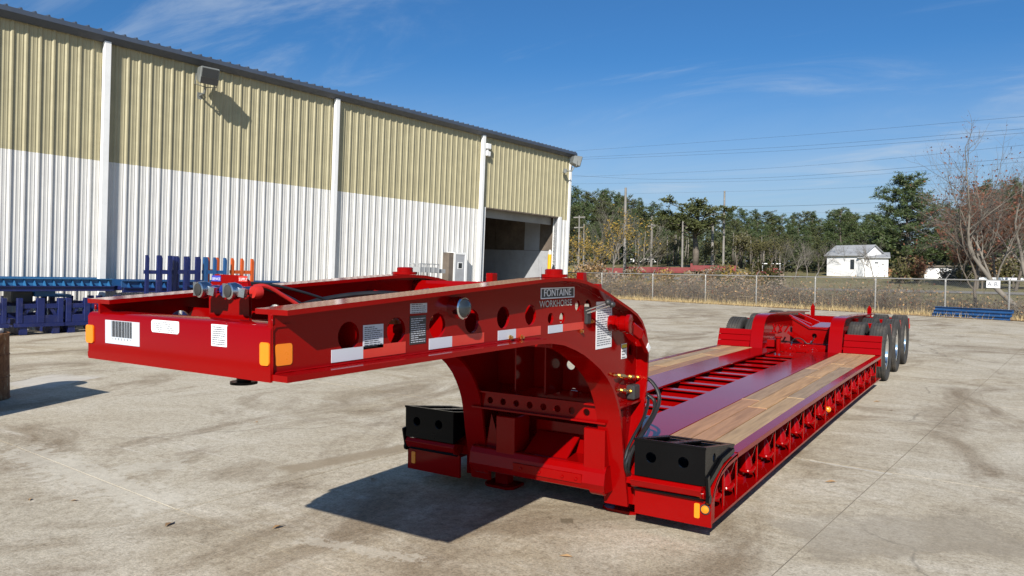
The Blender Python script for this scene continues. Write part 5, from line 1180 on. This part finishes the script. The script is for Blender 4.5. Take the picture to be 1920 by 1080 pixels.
# brush behind the fence: a tangle nobody could count
rb_ = random.Random(31); m = MB(); lf = MB()
dens = [rb_.uniform(.15, 1) for _ in range(60)]
for k in range(10500):
    a = rb_.uniform(-10, 34); d = 0.35+abs(rb_.gauss(0, 2.4))
    if rb_.random() > dens[int((a+10)*1.3)]*(1 if a < 12 else .8)+.12: continue
    p = FA + FD*a + FNV*d
    hgt = rb_.uniform(0.45, 1.6)*(1 if rb_.random() < .93 else 1.45)*(1 if a < 14 else .68)*(.72+.38*dens[int((a+10)*1.3)]); z = field_z(p.x, p.y)
    dx, dy = rb_.gauss(0, .55), rb_.gauss(0, .4)
    pts = [Vector((p.x, p.y, z-.05)), Vector((p.x+dx*.25, p.y+dy*.25, z+hgt*.45)), Vector((p.x+dx*.6, p.y+dy*.6, z+hgt*.8)), Vector((p.x+dx*1.2, p.y+dy, z+hgt*rb_.uniform(.75, 1.05)))]
    rr = rb_.uniform(.006, .015); m.cur = 1 if rb_.random() < .3 else 0; m.tube(pts, [rr, rr*.8, rr*.6, rr*.3], 3, caps=False)
    for _ in range(3):
        i = rb_.randint(0, 2); c = pts[i].lerp(pts[i+1], rb_.random()); e = c+Vector((rb_.gauss(0, .25), rb_.gauss(0, .25), rb_.gauss(.12, .15))); m.tube([c, e], [rr*.5, rr*.25], 3, caps=False)
    if rb_.random() < .8:
        for _ in range(3):
            c = pts[rb_.randint(1, 3)]+Vector((rb_.gauss(0, .15), rb_.gauss(0, .15), rb_.gauss(-.1, .2))); a_ = Vector((rb_.gauss(0, 1), rb_.gauss(0, 1), rb_.gauss(0, 1))).normalized(); b_ = a_.orthogonal(); l = rb_.uniform(.025, .06)
            lf.cur = rb_.choice((0, 0, 0, 1, 2)); lf.quad(c-a_*l, c-b_*l*.6, c+a_*l, c+b_*l*.6)
o = build('brush', m, ['twig', 'pale_bark']); o['kind'] = 'stuff'; tag(o, 'tangle of bare brown stems behind the chain link fence', 'brush')
o = build('brush_leaves', lf, ['dry_leaf', 'olive_leaf', 'rust_leaf']); o['kind'] = 'stuff'; tag(o, 'withered brown leaves clinging in the brush behind the fence', 'leaves')
m = MB()
for k in range(26000):
    a = rb_.uniform(-10, 34); d = rb_.gauss(0.15, .38) if k < 12000 else rb_.uniform(0.4, 7); p = FA + FD*a + FNV*(d-0.45) ; z = field_z(p.x, p.y) if d > 0.5 else 0.0
    hgt = rb_.uniform(.06, .30)*(1 if k < 12000 else 2.6); az = rb_.uniform(0, 3.14); w = .007 if k < 12000 else .011; dx, dy = rb_.gauss(0, .08), rb_.gauss(0, .08); c, s = math.cos(az)*w, math.sin(az)*w
    m.add([(p.x-c, p.y-s, z), (p.x+c, p.y+s, z), (p.x+dx, p.y+dy, z+hgt)], [(0, 1, 2)])
o = build('dry_grass', m, 'dry_grass'); o['kind'] = 'stuff'; tag(o, 'dry straw coloured grass fringe at the foot of the fence', 'grass')
# shaded undergrowth of the wood
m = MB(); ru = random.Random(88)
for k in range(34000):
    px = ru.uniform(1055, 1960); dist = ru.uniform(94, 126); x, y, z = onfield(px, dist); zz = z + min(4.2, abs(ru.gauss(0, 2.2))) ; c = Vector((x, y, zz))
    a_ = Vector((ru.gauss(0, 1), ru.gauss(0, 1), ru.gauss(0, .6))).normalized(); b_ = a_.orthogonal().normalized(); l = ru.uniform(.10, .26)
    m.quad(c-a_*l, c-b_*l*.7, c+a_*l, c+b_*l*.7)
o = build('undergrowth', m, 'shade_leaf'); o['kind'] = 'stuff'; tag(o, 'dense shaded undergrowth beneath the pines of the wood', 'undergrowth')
# shrubs in the field
def shrub_mesh(seed, mat):
    r = random.Random(seed); tr, cr = MB(), MB()
    for k in range(26):
        az = r.uniform(0, 6.28); d = Vector((math.cos(az)*r.uniform(.1, .6), math.sin(az)*r.uniform(.1, .6), 1)).normalized(); L = r.uniform(.7, 1.6); e = d*L; tr.tube([(0, 0, 0), d*L*.5+Vector((r.gauss(0, .1), r.gauss(0, .1), 0)), e], [.02, .014, .006], 3, caps=False)
        for _ in range(22):
            c = d*L*r.uniform(.4, 1.05)+Vector((r.gauss(0, .22), r.gauss(0, .22), r.gauss(0, .16))); a = Vector((r.gauss(0, 1), r.gauss(0, 1), r.gauss(0, 1))).normalized(); b = a.orthogonal(); l = r.uniform(.05, .11); cr.quad(c-a*l, c-b*l*.6, c+a*l, c+b*l*.6)
    o = bpy.data.objects.new('shrub', None); COL.objects.link(o); build('stems', tr, 'twig', o); build('foliage', cr, mat, o); return o
sh = [shrub_mesh(61, 'olive_leaf'), shrub_mesh(62, 'yellow_leaf'), shrub_mesh(63, 'twig'), shrub_mesh(64, 'dry_leaf')]
names = ['olive green shrub in the rough field beyond the fence', 'yellow leaved shrub in the rough field beyond the fence', 'bare brown shrub in the rough field beyond the fence', 'withered straw coloured shrub in the rough field beyond the fence']
for k in range(64):
    px = rt.uniform(1068, 1460) if k < 46 else rt.uniform(1665, 1920); d = rt.uniform(50, 66) if k < 46 else rt.uniform(68, 80); x, y, z = onfield(px, d); i = rt.choice((0, 0, 1, 2, 3, 3)) if px > 1180 else rt.choice((1, 1, 2, 3))
    place(sh[i], (x, y, z-.05), rt.uniform(.7, 1.5)*(.8 if 1170 < px < 1370 else 1), rt.uniform(0, 6), names[i], 'shrub', 'shrubs in the field')

# poles and the switchyard frame
def pole(px, yt, dist, r, label, arms=(), mat='pole_grey'):
    x, y, z = onfield(px, dist); h = px_h(px, yt, dist, z); o = thing('utility_pole', label, 'pole', (x, y, z-.2))
    m = MB(); m.lathe([(0, r), (h+.2, r*.7)], (x, y, z-.2), (0, 0, 1), 10); build('shaft', m, mat, o, smooth=True)
    for f, l in arms: m = MB(); zz = z+h*f; m.bar((x-l, y+.1*l, zz), (x+l, y-.1*l, zz), .1, .12); build('crossarm', m, mat, o)
    return (x, y, z, h)
pole(1171, 352, 70, .15, 'tall grey utility pole with a lamp head beside the yellowing trees')
pole(1356, 358, 84, .13, 'tall thin pole right of the broad pine')
A_ = pole(1221, 405, 88, .15, 'stout concrete pole holding the left end of a long crossbar', ((.8, .5),))
pole(1279, 412, 80, .12, 'concrete pole half hidden behind the broad pine'); B_ = pole(1335, 420, 88, .18, 'thick pale concrete pole at the right end of the crossbar')
pole(1085, 404, 80, .10, 'thin wooden pole with two short crossarms by the factory corner', ((.97, .7), (.8, .6))); pole(1094, 420, 78, .10, 'thin bare wooden pole next to the pole with crossarms')
m = MB(); za, zb = A_[2]+px_h(1221, 422, 88, A_[2]), B_[2]+px_h(1335, 425, 88, B_[2]); m.bar((A_[0], A_[1]-.25, za), (B_[0], B_[1]-.3, zb), .09, .11)
for f in (.15, .3, .62, .8): c = Vector((A_[0], A_[1]-.25, za)).lerp(Vector((B_[0], B_[1]-.3, zb)), f); m.bar(c, c-Vector((0, 0, .5)), .06, .06, (0, 1, 0))
tag(build('switchyard_beam', m, 'pole_grey'), 'long pale crossbar spanning between two concrete poles', 'crossbar')
# overhead wires
WG = 'overhead wires crossing the sky'
for k, (pts, r) in enumerate((([(1050, 285), (1480, 255), (1960, 215)], .012), ([(1050, 297), (1480, 275), (1960, 238)], .014), ([(1050, 300.5), (1480, 282), (1960, 246)], .014), ([(1050, 333), (1480, 313), (1960, 268)], .012),
                               ([(1050, 327), (1220, 336), (1480, 331), (1960, 292)], .015), ([(1050, 345), (1480, 337), (1960, 300)], .011), ([(1050, 366), (1480, 356), (1960, 335)], .010), ([(1050, 372), (1260, 385), (1480, 386), (1960, 366)], .022), ([(1050, 402), (1300, 400), (1700, 398)], .010))):
    P = []
    for px, py in pts:
        f = (px-1050)/910; d = ray(px, py); n = math.hypot(d[0], d[1]); P.append(Vector(EYE + d*((92-30*f)/n)))
    m = MB(); m.tube(smooth_path(P, 8), r*0.75, 4, caps=False); o = build('power_line', m, 'plate_black')
    tag(o, 'thick low overhead cable crossing in front of the tree tops' if k == 7 else 'thin overhead wire slanting across the sky above the trees', 'cable', None if k == 7 else WG)

# white house, shed, carport
def face_cam(px, dist, yaw=0.0):
    x, y, z = onfield(px, dist); a = math.atan2(x, y); return Matrix.Translation((x, y, z)) @ Matrix.Rotation(-a+yaw, 4, 'Z')
def bth(name, label, M, cat='house'):
    o = thing(name, label, cat, world=False); o.matrix_world = M; return o
def gable(mb, x0, x1, y0, y1, z0, z1, over=.25, t=.08):   # ridge along x
    ym = (y0+y1)/2
    for a, b in (((y0-over), ym), ((y1+over), ym)):
        mb.add([(x0-over, a, z0), (x1+over, a, z0), (x1+over, b, z1), (x0-over, b, z1), (x0-over, a, z0+t), (x1+over, a, z0+t), (x1+over, b, z1+t), (x0-over, b, z1+t)], [(0,1,2,3),(7,6,5,4),(0,4,5,1),(1,5,6,2),(2,6,7,3),(3,7,4,0)])
M = face_cam(1586, 84, math.radians(-38)) @ Matrix.Scale(0.88, 4); H = bth('white_house', 'small white house with a grey gabled roof among bare trees', M)
m = MB(); m.box(-2.6, 2.2, 0, 3.6, -.3, 2.35); m.add([(-2.6, 0, 2.35), (-2.6, 3.6, 2.35), (-2.6, 1.8, 3.5), (2.2, 0, 2.35), (2.2, 3.6, 2.35), (2.2, 1.8, 3.5)], [(0,1,2),(5,4,3),(0,3,4,1),(1,4,5,2),(2,5,3,0)]); build('wall', m, 'house_white', H)
m = MB(); gable(m, -2.6, 2.2, 0, 3.6, 2.3, 3.52); build('roof', m, 'roof_grey', H)
m = MB(); m.box(0.6, 1.1, -.03, .02, .8, 1.9); build('window', m, 'glass_dark', H)
m = MB(); m.box(-2.63, -2.58, 1.3, 2.2, .0, 2.0); build('door', m, 'grey_steel', H)
M = face_cam(1638, 83, 0) @ Matrix.Scale(0.86, 4); H = bth('white_house', 'plain white outbuilding with low roof and one slit window', M, 'outbuilding')
m = MB(); m.box(-1.4, 1.5, 0, 3.5, -.3, 2.1); build('wall', m, 'house_white', H)
m = MB(); m.add([(-1.7, -.3, 2.1), (1.7, -.3, 2.1), (1.7, 3.8, 2.75), (-1.7, 3.8, 2.75), (-1.7, -.3, 2.2), (1.7, -.3, 2.2), (1.7, 3.8, 2.85), (-1.7, 3.8, 2.85)], [(3,2,1,0),(4,5,6,7),(0,1,5,4),(1,2,6,5),(2,3,7,6),(3,0,4,7)]); build('roof', m, 'roof_grey', H)
m = MB(); m.box(.1, .5, -.03, .02, 1.5, 1.65); build('window', m, 'glass_dark', H)
M = face_cam(1769, 80, 0); H = bth('white_shed', 'low cream coloured shed with a dark roof behind the russet trees', M, 'shed')
m = MB(); m.box(-1.5, 1.5, 0, 2.5, -.3, 1.05); build('wall', m, 'house_white', H)
m = MB(); m.box(-1.7, 1.7, -.2, 2.7, 1.05, 1.2); build('roof', m, 'bark', H)
m = MB(); m.box(.75, .85, -.05, .02, -.3, 1.05); build('post', m, 'bark', H)
M = face_cam(1888, 62, 0); H = bth('carport', 'low carport with a flat white roof edge on posts', M, 'carport')
m = MB(); m.box(-1.6, 2.4, 0, 3, 0.62, 0.78); build('roof', m, 'house_white', H)
for x in (-1.4, 0.4, 2.2): m = MB(); m.box(x-.05, x+.05, .1, .2, -1.6, 0.62); build('post', m, 'bark', H)
M = face_cam(1670, 86, 0); o = bth('plank_fence', 'red-brown plank fence between the white house and the shed', M, 'fence')
for k in range(22): m = MB(); m.box(-1.5+.17*k, -1.5+.17*k+.15, rt.uniform(0, .02), .04, -.2, .75+rt.uniform(-.04, .04)); build('board', m, 'rusty_steel', o)
# red flatbed trailers parked beyond the lane
for px, L, d, lab in ((1150, 6.5, 78, 'dull red low flatbed trailer parked below the yellowing trees'), (1236, 6.8, 76, 'dull red low flatbed trailer parked before the concrete poles'), (1337, 4.2, 75, 'dull red low flatbed trailer parked under the broad pine')):
    M = face_cam(px, d, 0); o = bth('flatbed_trailer', lab, M, 'trailer')
    m = MB(); m.box(-L/2, L/2, 0, 2.3, .18, .34); m.box(-L/2, L/2, -.02, .05, .3, .72); m.box(-L/2, -L/2+.2, 0, 2.3, .34, .9); build('deck', m, 'red_dull', o)
    for k in range(int(L)): m = MB(); m.box(-L/2+.5+k, -L/2+.56+k, -.05, -.02, .2, .74); build('stake_pocket', m, 'red_dull', o)
    for x in (L/2-.8, L/2-1.7):
        for yy in (.25, 2.05): m = MB(); m.lathe([(-.1, .26), (-.09, .30), (.09, .30), (.1, .26)], (x, yy, .25), (0, 1, 0), 14); build('wheel', m, 'rubber', o, smooth=True)
M = face_cam(1443, 78, 0); o = bth('red_machine', 'faded red farm machine with pale canopy standing in the thicket', M, 'machine')
m = MB(); m.box(-1.2, 1.2, 0, 1.2, .3, .8); m.box(-.2, .8, .1, 1.1, .8, 1.1); build('body', m, 'red_dull', o, bevel=.08)
m = MB(); m.box(-.7, 1.0, -.05, 1.2, 1.5, 1.57); build('canopy', m, 'house_white', o)
for x in (-.65, .95): m = MB(); m.box(x-.03, x+.03, .05, .11, .8, 1.5); build('post', m, 'grey_steel', o)
for x in (-.8, .8): m = MB(); m.lathe([(-.1, .3), (-.08, .36), (.08, .36), (.1, .3)], (x, -.05, .3), (0, 1, 0), 14); build('wheel', m, 'rubber', o, smooth=True)
x, y, z = onfield(1206, 86); o = bth('parked_car', 'white parked car behind the dull red flatbed', face_cam(1206, 100, 0) @ Matrix.Scale(0.8, 4), 'car')
m = MB(); m.prism([(-2.0, .35), (2.0, .35), (2.05, .75), (1.3, .9), (.7, 1.4), (-.9, 1.42), (-1.6, .95), (-2.05, .85)], 'y', 0, 1.7); build('body', m, 'house_white', o, bevel=.06)
m = MB(); m.prism([(-1.35, .95), (1.1, .95), (.65, 1.33), (-.85, 1.35)], 'y', -.01, 1.71); build('window', m, 'glass_dark', o)
for xx in (-1.25, 1.3):
    for yy in (.1, 1.6): m = MB(); m.lathe([(-.1, .3), (.1, .3)], (xx, yy, .32), (0, 1, 0), 16); build('wheel', m, 'rubber', o, smooth=True)

# fallen leaves and chips on the concrete
lp = MB(); lp.add([(-.035, 0, .004), (0, -.016, .012), (.04, 0, .006), (0, .018, .016), (-.055, .004, .004)], [(0, 1, 2), (0, 2, 3), (4, 0, 3)])
lproto = None
for px, py in ((481, 792), (139, 940), (55, 938), (1478, 826), (1672, 770), (1645, 754), (700, 900), (316, 985), (1063, 1045), (1560, 905), (1815, 640), (520, 990)):
    c = gz(px, py)
    if lproto is None: o = build('fallen_leaf', lp, 'dry_leaf'); lproto = o
    else: o = lproto.copy(); COL.objects.link(o)
    o.location = (c[0], c[1], 0.002); o.rotation_euler = (0, 0, rt.uniform(0, 6)); s = rt.uniform(.7, 1.3); o.scale = (s, s, s)
    tag(o, 'small dry brown leaf lying on the bare concrete yard', 'leaf', 'leaves on the concrete')
